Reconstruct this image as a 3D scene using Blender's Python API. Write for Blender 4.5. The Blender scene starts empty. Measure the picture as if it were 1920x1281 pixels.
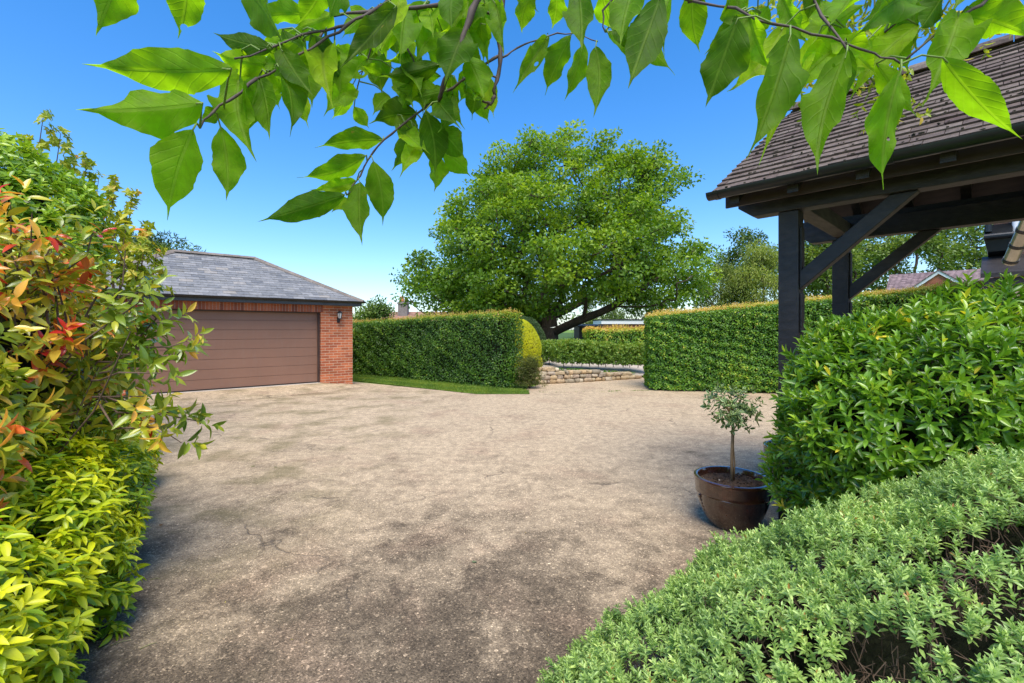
import bpy, math, random
import numpy as np
from mathutils import Vector, Matrix
R = math.radians
rng = np.random.default_rng(7)
random.seed(7)
scene = bpy.context.scene
C = scene.collection
# ------------------------------------------------------------------ camera, sky, sun, exposure
CAM_Z = 1.65
F = 853.0; HY = 618.0
cd = bpy.data.cameras.new('camera'); cam = bpy.data.objects.new('camera', cd); C.objects.link(cam)
cam.location = (0, 0, CAM_Z); cam.rotation_euler = (R(90), 0, 0)
cd.sensor_width = 36; cd.lens = 36 * F / 1920.0
cd.shift_y = -(640.5 - HY) / 1920.0
cd.clip_start = 0.02; cd.clip_end = 3000
scene.camera = cam
w = bpy.data.worlds.new('World'); scene.world = w; w.use_nodes = True
SUN_EL, SUN_AZ = 61, 172          # azimuth clockwise from +Y
nt = w.node_tree; nt.nodes.clear()
sky = nt.nodes.new('ShaderNodeTexSky'); sky.sky_type = 'NISHITA'; sky.sun_disc = False
sky.sun_elevation = R(SUN_EL); sky.sun_rotation = R(SUN_AZ)
sky.air_density = 1.0; sky.dust_density = 0.9; sky.ozone_density = 3.0
hs = nt.nodes.new('ShaderNodeHueSaturation'); hs.inputs['Saturation'].default_value = 1.38; hs.inputs['Hue'].default_value = 0.504
gm = nt.nodes.new('ShaderNodeGamma'); gm.inputs['Gamma'].default_value = 0.90
tn_ = nt.nodes.new('ShaderNodeMix'); tn_.data_type = 'RGBA'; tn_.blend_type = 'MULTIPLY'; tn_.inputs[0].default_value = 1; tn_.inputs[7].default_value = (.90, .93, 1.0, 1)
bg = nt.nodes.new('ShaderNodeBackground'); bg.inputs['Strength'].default_value = 0.143
wo = nt.nodes.new('ShaderNodeOutputWorld')
nt.links.new(sky.outputs[0], hs.inputs['Color']); nt.links.new(hs.outputs[0], gm.inputs[0]); nt.links.new(gm.outputs[0], tn_.inputs[6]); nt.links.new(tn_.outputs[2], bg.inputs['Color']); nt.links.new(bg.outputs[0], wo.inputs[0])
sd = bpy.data.lights.new('sun', 'SUN'); sd.energy = 2.35; sd.angle = R(40); sd.color = (1.0, 0.95, 0.87)
sun = bpy.data.objects.new('sun', sd); C.objects.link(sun)
sv = Vector((math.sin(R(SUN_AZ)) * math.cos(R(SUN_EL)), math.cos(R(SUN_AZ)) * math.cos(R(SUN_EL)), math.sin(R(SUN_EL))))
sun.rotation_euler = sv.to_track_quat('Z', 'Y').to_euler()
scene.view_settings.view_transform = 'Standard'; scene.view_settings.look = 'None'
scene.view_settings.exposure = 1.18; scene.view_settings.gamma = 1.0

def px(x, y, Y):
    """world point seen at photo pixel (x, y) at distance Y in front of the camera"""
    return np.array([(x - 960.0) / F * Y, Y, CAM_Z - (y - HY) / F * Y])
def gp(x, y):
    return px(x, y, CAM_Z * F / (y - HY))

# ------------------------------------------------------------------ object helpers
def tag(o, label=None, cat=None, group=None, kind=None):
    if label: o['label'] = label
    if cat: o['category'] = cat
    if group: o['group'] = group
    if kind: o['kind'] = kind
    return o
def thing(name, loc, label, cat, rz=0.0, group=None):
    o = bpy.data.objects.new(name, None); C.objects.link(o)
    o.empty_display_size = 0.1
    o.location = tuple(float(v) for v in loc); o.rotation_euler = (0, 0, rz)
    return tag(o, label, cat, group)
def root_of(o):
    ps = []
    while o is not None:
        ps.append(o); o = o.parent
    M = Matrix.Identity(4)
    for p in reversed(ps):
        M = M @ Matrix.Translation(p.location) @ p.rotation_euler.to_matrix().to_4x4()
    return M
def mesh_np(name, V, loops, totals, mat, parent=None, tint=None, uv=None, smooth=False, local=False):
    """V (n,3) world coords (or local); loops, totals flat arrays"""
    V = np.asarray(V, dtype=np.float64)
    if parent is not None and not local:
        Mi = np.array(root_of(parent).inverted())
        V = V @ Mi[:3, :3].T + Mi[:3, 3]
    me = bpy.data.meshes.new(name)
    me.vertices.add(len(V)); me.vertices.foreach_set('co', V.astype(np.float32).ravel())
    loops = np.asarray(loops, dtype=np.int32); totals = np.asarray(totals, dtype=np.int32)
    me.loops.add(len(loops)); me.loops.foreach_set('vertex_index', loops)
    me.polygons.add(len(totals))
    starts = np.concatenate(([0], np.cumsum(totals)[:-1])).astype(np.int32)
    me.polygons.foreach_set('loop_start', starts)
    me.polygons.foreach_set('loop_total', totals)
    me.update(calc_edges=True)
    me.polygons.foreach_set('use_smooth', np.full(len(totals), bool(smooth)))
    if tint is not None:
        a = me.attributes.new('tint', 'FLOAT', 'POINT'); a.data.foreach_set('value', np.asarray(tint, dtype=np.float32))
    if uv is not None:
        l = me.uv_layers.new(name='UVMap'); l.data.foreach_set('uv', np.asarray(uv, dtype=np.float32)[loops].ravel())
    me.materials.append(mat)
    o = bpy.data.objects.new(name, me); C.objects.link(o)
    if parent is not None: o.parent = parent
    return o
class MB:
    """collects shapes (python lists), built as one mesh"""
    def __init__(s): s.v = []; s.f = []; s.t = []; s.cur = 0.5
    def add(s, V, Fc, tint=None):
        n = len(s.v); s.v += [tuple(map(float, q)) for q in V]; s.f += [tuple(i + n for i in f) for f in Fc]
        s.t += [s.cur if tint is None else tint] * len(V); return s
    def box(s, a, b, tint=None):
        x0, y0, z0 = a; x1, y1, z1 = b
        V = [(x0,y0,z0),(x1,y0,z0),(x1,y1,z0),(x0,y1,z0),(x0,y0,z1),(x1,y0,z1),(x1,y1,z1),(x0,y1,z1)]
        return s.add(V, [(0,3,2,1),(4,5,6,7),(0,1,5,4),(1,2,6,5),(2,3,7,6),(3,0,4,7)], tint)
    def hexa(s, V, tint=None):
        return s.add(V, [(0,3,2,1),(4,5,6,7),(0,1,5,4),(1,2,6,5),(2,3,7,6),(3,0,4,7)], tint)
    def bar(s, p, q, w, h, up=(0,0,1), tint=None):
        p = Vector(p); q = Vector(q); d = (q - p).normalized(); sd_ = d.cross(Vector(up)).normalized(); u = sd_.cross(d)
        a = sd_ * w / 2; b = u * h / 2
        V = [p-a-b, q-a-b, q+a-b, p+a-b, p-a+b, q-a+b, q+a+b, p+a+b]
        return s.hexa(V, tint)
    def extrude(s, prof, p, q, up=(0,0,1), closed=True, tint=None):
        """profile [(side, up)] swept from p to q, capped"""
        p = Vector(p); q = Vector(q); d = (q - p).normalized(); sd_ = d.cross(Vector(up)).normalized(); u = sd_.cross(d)
        n = len(prof); V = [p + sd_*a + u*b for a, b in prof] + [q + sd_*a + u*b for a, b in prof]
        Fc = [(i, (i+1) % n, n + (i+1) % n, n + i) for i in range(n if closed else n-1)]
        if closed: Fc += [tuple(range(n-1, -1, -1)), tuple(range(n, 2*n))]
        return s.add(V, Fc, tint)
    def tube(s, pts, rad, k=8, cap=True, tint=None):
        pts = [Vector(tuple(map(float, p))) for p in pts]; n = len(pts)
        if not hasattr(rad, '__len__'): rad = [rad] * n
        V = []; ref = Vector((0.13, 0.27, 1)).normalized()
        for i in range(n):
            d = (pts[min(i+1, n-1)] - pts[max(i-1, 0)]).normalized()
            a = d.cross(ref)
            if a.length < 0.05: a = d.cross(Vector((1, 0, 0)))
            a.normalize(); b = d.cross(a)
            for j in range(k):
                an = 2*math.pi*j/k; V.append(pts[i] + (a*math.cos(an) + b*math.sin(an)) * rad[i])
        Fc = [(i*k+j, i*k+(j+1) % k, (i+1)*k+(j+1) % k, (i+1)*k+j) for i in range(n-1) for j in range(k)]
        if cap: Fc += [tuple(range(k-1, -1, -1)), tuple(range((n-1)*k, n*k))]
        return s.add(V, Fc, tint)
    def lathe(s, prof, c=(0,0,0), k=32, tint=None):
        V = []; 
        for r, z in prof:
            for j in range(k):
                a = 2*math.pi*j/k; V.append((c[0]+r*math.cos(a), c[1]+r*math.sin(a), c[2]+z))
        Fc = [(i*k+j, i*k+(j+1) % k, (i+1)*k+(j+1) % k, (i+1)*k+j) for i in range(len(prof)-1) for j in range(k)]
        if prof[0][0] > 1e-5: Fc.append(tuple(range(k-1, -1, -1)))
        if prof[-1][0] > 1e-5: Fc.append(tuple(range((len(prof)-1)*k, len(prof)*k)))
        return s.add(V, Fc, tint)
    def build(s, name, mat, parent=None, local=True, smooth=False, bevel=0.0, uv=None):
        loops = [i for f in s.f for i in f]; tot = [len(f) for f in s.f]
        o = mesh_np(name, np.array(s.v), loops, tot, mat, parent, tint=s.t, smooth=smooth, local=local)
        if bevel:
            m = o.modifiers.new('bevel', 'BEVEL'); m.width = bevel; m.segments = 2; m.limit_method = 'ANGLE'
        return o
def autosmooth(o, ang=40):
    me = o.data
    try:
        me.polygons.foreach_set('use_smooth', np.ones(len(me.polygons), dtype=bool))
        me.set_sharp_from_angle(angle=R(ang))
    except Exception: pass
    return o

# ------------------------------------------------------------------ material helpers
class NT:
    def __init__(s, name):
        s.m = bpy.data.materials.new(name); s.m.use_nodes = True; s.t = s.m.node_tree; s.t.nodes.clear()
        s.out = s.n('ShaderNodeOutputMaterial')
    def n(s, typ, **kw):
        nd = s.t.nodes.new(typ)
        for k, v in kw.items():
            if hasattr(nd, k): setattr(nd, k, v)
            else: nd.inputs[k].default_value = v
        return nd
    def l(s, a, b): s.t.links.new(a, b)
    def tc(s, out='Object'): return s.n('ShaderNodeTexCoord').outputs[out]
    def mapping(s, vec, scale=(1,1,1), rot=(0,0,0)):
        m = s.n('ShaderNodeMapping'); m.inputs['Scale'].default_value = scale; m.inputs['Rotation'].default_value = rot
        s.l(vec, m.inputs[0]); return m.outputs[0]
    def noise(s, vec, scale, detail=4, rough=0.55, dist=0.0):
        m = s.n('ShaderNodeTexNoise'); m.inputs['Scale'].default_value = scale; m.inputs['Detail'].default_value = detail
        m.inputs['Roughness'].default_value = rough; m.inputs['Distortion'].default_value = dist
        s.l(vec, m.inputs['Vector']); return m.outputs['Fac']
    def ramp(s, fac, stops, interp='LINEAR'):
        r = s.n('ShaderNodeValToRGB'); cr = r.color_ramp; cr.interpolation = interp
        while len(cr.elements) < len(stops): cr.elements.new(0.5)
        for e, (p, c) in zip(cr.elements, stops):
            e.position = p; e.color = (c[0], c[1], c[2], 1) if hasattr(c, '__len__') else (c, c, c, 1)
        s.l(fac, r.inputs[0]); return r.outputs[0]
    def mix(s, fac, a, b, mode='MIX'):
        m = s.n('ShaderNodeMix'); m.data_type = 'RGBA'; m.blend_type = mode
        for sock, v in ((0, fac), (6, a), (7, b)):
            if isinstance(v, (int, float)): m.inputs[sock].default_value = v if sock == 0 else (v, v, v, 1)
            elif isinstance(v, tuple): m.inputs[sock].default_value = (v[0], v[1], v[2], 1)
            else: s.l(v, m.inputs[sock])
        return m.outputs[2]
    def math(s, op, a, b=None, c=None):
        m = s.n('ShaderNodeMath'); m.operation = op
        for i, v in enumerate((a, b, c)):
            if v is None: continue
            if isinstance(v, (int, float)): m.inputs[i].default_value = v
            else: s.l(v, m.inputs[i])
        return m.outputs[0]
    def bump(s, h, strength=0.3, dist=0.01, normal=None):
        b = s.n('ShaderNodeBump'); b.inputs['Strength'].default_value = strength; b.inputs['Distance'].default_value = dist
        s.l(h, b.inputs['Height'])
        if normal is not None: s.l(normal, b.inputs['Normal'])
        return b.outputs[0]
    def pbr(s, col, rough=0.6, normal=None, metal=0.0, spec=0.5, coat=0.0):
        p = s.n('ShaderNodeBsdfPrincipled')
        if isinstance(col, tuple): p.inputs['Base Color'].default_value = (*col, 1)
        else: s.l(col, p.inputs['Base Color'])
        if isinstance(rough, (int, float)): p.inputs['Roughness'].default_value = rough
        else: s.l(rough, p.inputs['Roughness'])
        p.inputs['Metallic'].default_value = metal; p.inputs['Specular IOR Level'].default_value = spec
        p.inputs['Coat Weight'].default_value = coat
        if normal is not None: s.l(normal, p.inputs['Normal'])
        return p.outputs[0]
    def done(s, sh): s.l(sh, s.out.inputs[0]); return s.m
    def attr(s, name='tint'):
        a = s.n('ShaderNodeAttribute'); a.attribute_name = name; return a.outputs['Fac']

def leaf_mat(name, stops, rough=0.42, trans=0.38, vein=0.0, edge=None, spec=0.5, tcol=(1.3, 1.35, 0.5), gain=(1.55, 1.28, .9)):
    m = NT(name)
    col = m.ramp(m.attr(), [(p_, (min(.9, c_[0]*gain[0]), min(.9, c_[1]*gain[1]), c_[2]*gain[2])) for p_, c_ in stops])
    nrm = None
    uvn = m.n('ShaderNodeUVMap'); sep = m.n('ShaderNodeSeparateXYZ'); m.l(uvn.outputs[0], sep.inputs[0])
    u, v = sep.outputs[0], sep.outputs[1]
    au = m.math('ABSOLUTE', m.math('SUBTRACT', u, 0.5))
    if vein > 0:
        ph = m.math('MULTIPLY', m.math('SUBTRACT', v, m.math('MULTIPLY', au, 0.55)), 8.5)
        saw = m.math('ABSOLUTE', m.math('SUBTRACT', m.math('FRACT', ph), 0.5))      # 0 on the vein
        sidev = m.ramp(saw, [(0.0, 1), (0.10, 0.15), (0.3, 0)])
        midv = m.ramp(au, [(0.0, 1), (0.018, 1), (0.04, 0)])
        vv = m.math('MAXIMUM', m.math('MULTIPLY', sidev, 0.38), midv)
        obj = m.tc('Object'); nz = m.noise(obj, 90, 3)
        col = m.mix(m.math('MULTIPLY', vv, vein), col, (0.30, 0.42, 0.07))
        col = m.mix(1.0, col, m.ramp(nz, [(0.3, 0.78), (0.7, 1.2)]), 'MULTIPLY')
        blem = m.ramp(m.noise(obj, 42, 4, .7), [(.69, 0), (.72, 1)]); col = m.mix(m.math('MULTIPLY', blem, .75), col, (.30, .22, .05))
        col = m.mix(m.ramp(m.noise(obj, 14, 3), [(.4, 0), (.75, .35)]), col, (.20, .30, .02))
        nrm = m.bump(m.math('ADD', vv, m.math('MULTIPLY', nz, 0.35)), 0.5, 0.0012)
    if edge is not None:
        col = m.mix(m.ramp(au, [(0.17, 0), (0.24, 1)]), col, edge)
    p = m.pbr(col, rough, nrm, spec=spec)
    t = m.n('ShaderNodeBsdfTranslucent')
    m.l(m.mix(1.0, col, tcol, 'MULTIPLY'), t.inputs['Color'])
    if nrm is not None: m.l(nrm, t.inputs['Normal'])
    mx = m.n('ShaderNodeMixShader'); mx.inputs[0].default_value = trans
    m.l(p, mx.inputs[1]); m.l(t.outputs[0], mx.inputs[2])
    if vein > 0:        # insect holes
        vo = m.n('ShaderNodeTexVoronoi'); vo.inputs['Scale'].default_value = 62; m.l(obj, vo.inputs['Vector'])
        sc_ = m.n('ShaderNodeSeparateColor'); m.l(vo.outputs['Color'], sc_.inputs[0])
        hole = m.math('MULTIPLY', m.math('LESS_THAN', m.math('ADD', vo.outputs['Distance'], m.math('MULTIPLY', nz, .12)), .27), m.math('GREATER_THAN', sc_.outputs[0], .95))
        tr_ = m.n('ShaderNodeBsdfTransparent'); m2_ = m.n('ShaderNodeMixShader'); m.l(hole, m2_.inputs[0]); m.l(mx.outputs[0], m2_.inputs[1]); m.l(tr_.outputs[0], m2_.inputs[2]); return m.done(m2_.outputs[0])
    return m.done(mx.outputs[0])

def plain(name, col, rough=0.6, metal=0.0, nscale=30, namp=0.25, bump=0.15, bd=0.003, spec=0.5, coat=0.0, stretch=(1,1,1)):
    m = NT(name); v = m.mapping(m.tc(), stretch); nz = m.noise(v, nscale, 5, 0.6); nz2 = m.noise(v, nscale*0.13, 3)
    c = m.mix(1.0, col, m.ramp(nz, [(0.25, 1-namp), (0.75, 1+namp)]), 'MULTIPLY')
    c = m.mix(1.0, c, m.ramp(nz2, [(0.3, 1-namp*0.7), (0.7, 1+namp*0.5)]), 'MULTIPLY')
    return m.done(m.pbr(c, rough, m.bump(nz, bump, bd), metal, spec, coat))

def brick_mat(name, c1, c2, mortar, rowh=0.075, bw=0.225, diag=True):
    m = NT(name); tc = m.tc(); sep = m.n('ShaderNodeSeparateXYZ'); m.l(tc, sep.inputs[0])
    cb = m.n('ShaderNodeCombineXYZ')
    m.l(m.math('ADD', sep.outputs[0], sep.outputs[1]), cb.inputs[0]); m.l(sep.outputs[2], cb.inputs[1])
    b = m.n('ShaderNodeTexBrick'); b.offset = 0.5
    m.l(cb.outputs[0], b.inputs['Vector']); b.inputs['Scale'].default_value = 1.0
    b.inputs['Color1'].default_value = (0, 0, 0, 1); b.inputs['Color2'].default_value = (1, 1, 1, 1)
    b.inputs['Mortar Size'].default_value = 0.0055; b.inputs['Mortar Smooth'].default_value = 0.15
    b.inputs['Brick Width'].default_value = bw; b.inputs['Row Height'].default_value = rowh; b.inputs['Bias'].default_value = 0
    nz = m.noise(tc, 60, 4); nb = m.noise(tc, 1.7, 3)
    bc = m.ramp(b.outputs['Color'], [(0.0, c1), (0.45, tuple((x+y)/2 for x, y in zip(c1, c2))), (0.8, c2), (1.0, tuple(x*0.62 for x in c1))])
    bc = m.mix(1.0, bc, m.ramp(nz, [(0.3, 0.72), (0.7, 1.25)]), 'MULTIPLY')
    col = m.mix(b.outputs['Fac'], bc, mortar)
    col = m.mix(1.0, col, m.ramp(nb, [(0.3, 0.82), (0.7, 1.12)]), 'MULTIPLY')
    h = m.math('ADD', m.math('MULTIPLY', b.outputs['Fac'], -1.0), m.math('MULTIPLY', nz, 0.3))
    return m.done(m.pbr(col, 0.85, m.bump(h, 0.6, 0.008), spec=0.25))

# ------------------------------------------------------------------ leaves
def leaf_tmpl(kind):
    if kind == 'far':      # folded diamond
        V = [(0,0,0), (.42,.5,.10), (1,0,-.08), (.42,-.5,.10)]; Fc = [(0,2,1), (0,3,2)]
        UV = [(.5,0), (1,.42), (.5,1), (0,.42)]
    elif kind == 'lobed':  # a small spray of three blades, for a crown seen from afar
        V = []; Fc = []; UV = []
        for a, s_ in ((0, 1.0), (0.95, .75), (-0.95, .75)):
            n = len(V); ca, sa = math.cos(a), math.sin(a)
            for x, y, z in ((0,0,0), (.5,.28,.08), (1,0,-.10), (.5,-.28,.08)):
                x, y = x*s_, y*s_; V.append((x*ca - y*sa, (x*sa + y*ca), z))
            UV += [(.5,0), (1,.42), (.5,1), (0,.42)]; Fc += [(n, n+2, n+1), (n, n+3, n+2)]
    else:
        if kind == 'mid': rows, cols, prof, fold, droop, wav = 4, 3, lambda t: math.sin(math.pi*min(1, t**0.85))**0.8, .16, .16, 0
        elif kind == 'slim': rows, cols, prof, fold, droop, wav = 3, 3, lambda t: math.sin(math.pi*min(1, t**0.8))**0.7, .2, .12, 0
        else:  # fine: ovate with drip tip
            rows, cols, fold, droop, wav = 22, 9, .17, .07, .04
            def prof(t):
                b = math.sin(math.pi*min(1, (t/.88)**0.92))**0.9 if t < .88 else 0
                tip = .075*(1-t)/.14*1.2 if t > .80 else 0
                return max(b, min(tip, .09))
        V = []; UV = []
        for i in range(rows + 1):
            t = i / rows; h = prof(t) if 0 < i < rows else (.02 if i == 0 else 0.004)
            for j in range(cols):
                u = (j / (cols - 1) - .5) * 2
                ww = wav * math.sin(t * 17 + (1.5 if u > 0 else 0)) * abs(u)**2 * (.3 + h)
                V.append((t, u * .5 * h * (1 + .03 * math.sin(t * 55) * (wav > 0)), fold * abs(u) * h * .5 - droop * t * t + ww)); UV.append((.5 + u * .5 * max(h, .03), t))
        Fc = [(i*cols+j, i*cols+j+1, (i+1)*cols+j+1, (i+1)*cols+j) for i in range(rows) for j in range(cols-1)]
        Fc = [f[::-1] for f in Fc]
    return np.array(V, float), Fc, np.array(UV, float)
TM = {k: leaf_tmpl(k) for k in ('far', 'lobed', 'mid', 'slim', 'fine')}
def unit(a): return a / np.maximum(np.linalg.norm(a, axis=-1, keepdims=True), 1e-9)
def leaves_arrays(P, D, N, L, W, tint, kind, hk=1.0, bend=0.0):
    V, Fc, UV = TM[kind]
    D = unit(D); S = unit(np.cross(N, D)); N2 = np.cross(D, S)
    L = np.broadcast_to(L, (len(P),)); W = np.broadcast_to(W, (len(P),))
    hk = np.broadcast_to(hk, (len(P),))
    X = P[:, None, :] + V[None, :, 0:1]*L[:, None, None]*D[:, None, :] + V[None, :, 1:2]*W[:, None, None]*S[:, None, :] \
        + V[None, :, 2:3]*(L*hk)[:, None, None]*N2[:, None, :]
    if bend:
        sb = rng.normal(0, bend, len(P)); nb = rng.normal(0, bend*1.2, len(P)); tw = rng.normal(0, bend*1.5, len(P)); x_ = V[:, 0]; q_ = (x_*(1-x_))[None, :, None]
        X = X + q_*(sb*L)[:, None, None]*S[:, None, :]*2 + q_*(nb*L)[:, None, None]*N2[:, None, :]*2 + (x_*V[:, 1])[None, :, None]*(tw*W)[:, None, None]*N2[:, None, :]*4
    k = len(V); n = len(P)
    fl = np.array([i for f in Fc for i in f]); ft = np.array([len(f) for f in Fc])
    loops = (fl[None, :] + (np.arange(n)*k)[:, None]).ravel()
    tot = np.tile(ft, n)
    T = np.repeat(np.broadcast_to(tint, (n,)), k)
    return X.reshape(-1, 3), loops, tot, T, np.tile(UV, (n, 1))
def leaves_obj(name, arrs, mat, parent, smooth=False):
    off = 0; Vs = []; Ls = []; Ts = []; Tn = []; U = []
    for V, l, t, ti, uv in arrs:
        Vs.append(V); Ls.append(l + off); Ts.append(t); Tn.append(ti); U.append(uv); off += len(V)
    return mesh_np(name, np.concatenate(Vs), np.concatenate(Ls), np.concatenate(Ts), mat, parent, np.concatenate(Tn), np.concatenate(U), smooth)
def rnd(n): return unit(rng.normal(size=(n, 3)))
def shoots(P, A, k, length, ll, lw, el=(10, 70), tint=0.5, tvar=0.1, tipt=0.0, kind='mid', droop=0.0, decus=False, grow=(0.7, 1.0)):
    """whorls of k leaves round shoots with axes A at P"""
    n = len(P); A = unit(A); B = unit(np.cross(A, rnd(n))); Cc = np.cross(A, B)
    j = np.arange(k); fr = (j + .5) / k
    ph = (j // 2 * (math.pi/2) + (j % 2)*math.pi) if decus else j * 2.39996
    ph = ph[None, :] + rng.uniform(0, 6.28, n)[:, None] + rng.normal(0, .22, (n, k))
    e = np.radians(el[0] + (el[1]-el[0]) * fr)[None, :] + rng.normal(0, .16, (n, k))
    rad = np.cos(ph)[..., None]*B[:, None] + np.sin(ph)[..., None]*Cc[:, None]
    D = np.cos(e)[..., None]*rad + np.sin(e)[..., None]*A[:, None]
    N = -np.sin(e)[..., None]*rad + np.cos(e)[..., None]*A[:, None]
    D = D + np.array([0, 0, -droop]) * rng.uniform(.3, 1.4, (n, k, 1))
    N = N + .25*rng.normal(size=N.shape)
    length = np.broadcast_to(length, (n,))
    PP = P[:, None] + A[:, None] * (fr[None, :, None] * length[:, None, None])
    sz = (grow[1] + (grow[0]-grow[1])*fr)[None, :] * rng.uniform(.75, 1.2, (n, k))
    T = np.broadcast_to(np.asarray(tint, float).reshape(-1, 1), (n, k)) + rng.normal(0, tvar, (n, k)) + tipt*(fr[None, :])
    return leaves_arrays(PP.reshape(-1, 3), D.reshape(-1, 3), N.reshape(-1, 3), (ll*sz).ravel(), (lw*sz).ravel(), np.clip(T, 0, 1).ravel(), kind)
def lump(P, s, seed=0):
    """cheap smooth 3-D noise ~[-1,1]"""
    r = np.random.default_rng(seed); o = np.zeros(len(P)); tot = 0
    for q in range(5):
        k = r.normal(size=3)*s*(1 + q*.45); o += np.sin(P @ k + r.uniform(0, 6.28)); tot += .75
    return o / tot
def ell_surface(ells, dens, away=0.5, zmin=0.02, seed=1):
    """points on the outside of a union of ellipsoids (c, radii): position, normal"""
    Ps = []; Ns = []
    for i, (c, r) in enumerate(ells):
        c = np.array(c, float); r = np.array(r, float)
        n = int(dens * 4*math.pi*((( (r[0]*r[1])**1.6 + (r[0]*r[2])**1.6 + (r[1]*r[2])**1.6)/3)**(1/1.6)))
        u = rnd(n); P = c + u*r; N = unit(u/r)
        ok = P[:, 2] > zmin
        for j, (c2, r2) in enumerate(ells):
            if j != i: ok &= (((P - np.array(c2))/np.array(r2))**2).sum(1) > 1.0
        view = unit(np.array([0, 0, CAM_Z]) - P)
        ok &= ((N*view).sum(1) > -0.25) | (rng.random(n) < away)
        Ps.append(P[ok]); Ns.append(N[ok])
    return np.concatenate(Ps), np.concatenate(Ns)
def core_obj(ells, mat, parent, k=0.75, name='branches', seed=3):  # solid blob, mostly dark, standing in for the shade among the inner branches
    V = []; loops = []; tot = []; off = 0
    for c, r in ells:
        nu, nv = 28, 16
        th = np.linspace(0, 2*np.pi, nu, endpoint=False); fi = np.linspace(-np.pi/2, np.pi/2, nv)
        T_, F_ = np.meshgrid(th, fi); u = np.stack([np.cos(F_)*np.cos(T_), np.cos(F_)*np.sin(T_), np.sin(F_)], -1).reshape(-1, 3)
        P = np.array(c) + u*np.array(r)*k; P *= 1; P = P + u*(lump(P, 9, seed)*.06)[:, None]
        P[:, 2] = np.maximum(P[:, 2], 0.01)
        V.append(P)
        for a in range(nv-1):
            for b in range(nu):
                loops += [off+a*nu+b, off+a*nu+(b+1) % nu, off+(a+1)*nu+(b+1) % nu, off+(a+1)*nu+b]; tot.append(4)
        off += nu*nv
    return mesh_np(name, np.concatenate(V), loops, tot, mat, parent)
def twigs_mb(starts, ends, r0, r1, k=5, sag=0.05):
    mb = MB()
    for a, b in zip(starts, ends):
        a = np.array(a); b = np.array(b); m1 = a + (b-a)*.35 + rng.normal(0, sag, 3); m2 = a + (b-a)*.7 + rng.normal(0, sag, 3)
        mb.tube([a, m1, m2, b], [r0, r0*.75 + r1*.25, (r0+r1)/2, r1], k, cap=False)
    return mb

# ------------------------------------------------------------------ palettes
bark = plain('bark', (0.085, 0.062, 0.045), 0.9, nscale=22, namp=0.45, bump=0.8, bd=0.03, spec=0.2, stretch=(1, 1, 0.35))
twigm = plain('twig_bark', (0.13, 0.082, 0.05), 0.85, nscale=60, namp=0.4, bump=0.4)
twigdark = plain('dark_twig', (0.055, 0.04, 0.028), 0.85, nscale=60, namp=0.4, bump=0.4)
corem = plain('shrub_inside', (0.022, 0.024, 0.012), 0.95, nscale=25, namp=0.6, bump=1.0, bd=0.03, spec=0.1)  # near-black colour standing in for the darkness deep inside hedges and shrubs
corebrown = plain('shrub_inside_brown', (0.05, 0.032, 0.02), 0.95, nscale=25, namp=0.6, bump=1.0, bd=0.03, spec=0.1)
blacktimber = plain('black_stained_timber', (0.027, 0.021, 0.018), 0.55, nscale=22, namp=0.6, bump=0.9, bd=0.006, stretch=(0.5, 1, 1))
brownboard = plain('brown_boarding', (0.045, 0.026, 0.02), 0.6, nscale=20, namp=0.35, bump=0.3, stretch=(.3, 1, 1))
blackplastic = plain('black_plastic', (0.012, 0.014, 0.015), 0.3, nscale=8, namp=0.4, bump=0.05)
whiteplastic = plain('white_plastic', (0.75, 0.75, 0.73), 0.4, nscale=8, namp=0.08, bump=0.02)
leadm = plain('lead_grey', (0.16, 0.17, 0.18), 0.5, nscale=10, namp=0.2)
hedgem = leaf_mat('hornbeam_leaf', [(0, (.014,.045,.010)), (.35, (.040,.115,.014)), (.62, (.085,.20,.02)), (.82, (.27,.37,.04)), (1, (.42,.27,.12))], .40, .30)
hedgem2 = leaf_mat('hornbeam_leaf_bright', [(0, (.016,.06,.010)), (.35, (.045,.15,.014)), (.62, (.11,.26,.02)), (.82, (.32,.42,.05)), (1, (.50,.38,.15))], .42, .30)
oakm = leaf_mat('oak_leaf', [(0, (.024,.070,.010)), (.5, (.10,.22,.018)), (1, (.27,.41,.03))], .5, .42)
treeg = leaf_mat('tree_leaf', [(0, (.03,.07,.015)), (.5, (.075,.15,.03)), (1, (.17,.26,.05))], .5, .35)
willowm = leaf_mat('willow_leaf', [(0, (.06,.11,.03)), (.5, (.15,.23,.06)), (1, (.26,.34,.09))], .5, .4)

# ------------------------------------------------------------------ ground
m = NT('driveway_surface'); oc = m.tc()
sep = m.n('ShaderNodeSeparateXYZ'); m.l(oc, sep.inputs[0])
big = m.noise(oc, 0.55, 5, 0.62, 0.6); med = m.noise(oc, 2.3, 6, 0.68, 0.4); fine_ = m.noise(oc, 55, 3, 0.7); mm = m.noise(m.mapping(oc, (1, 1, 1)), 9, 6, 0.75)
grad = m.ramp(m.math('MULTIPLY', sep.outputs[1], 0.1), [(0.0, 0.42), (0.22, 0.40), (0.34, 0.25), (0.50, 0.06), (0.7, 0.0), (1.0, 0.0)])
st = m.math('ADD', m.math('ADD', m.math('MULTIPLY', big, 0.46), m.math('MULTIPLY', med, 0.56)), m.math('SUBTRACT', m.math('MULTIPLY', grad, 0.66), 0.025))
stain = m.ramp(st, [(0.50, 0), (0.62, 0.35), (0.72, 0.85), (0.82, 1.0)])
col = m.mix(stain, (0.46, 0.345, 0.215), (0.104, 0.076, 0.047))
col = m.mix(m.ramp(m.noise(oc, 1.1, 4, .6, .3), [(0.52, 0), (0.70, 0.6)]), col, (0.34, 0.23, 0.145))
col = m.mix(1.0, col, m.ramp(mm, [(0.28, 0.58), (0.5, 1.0), (0.72, 1.32)]), 'MULTIPLY')
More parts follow.
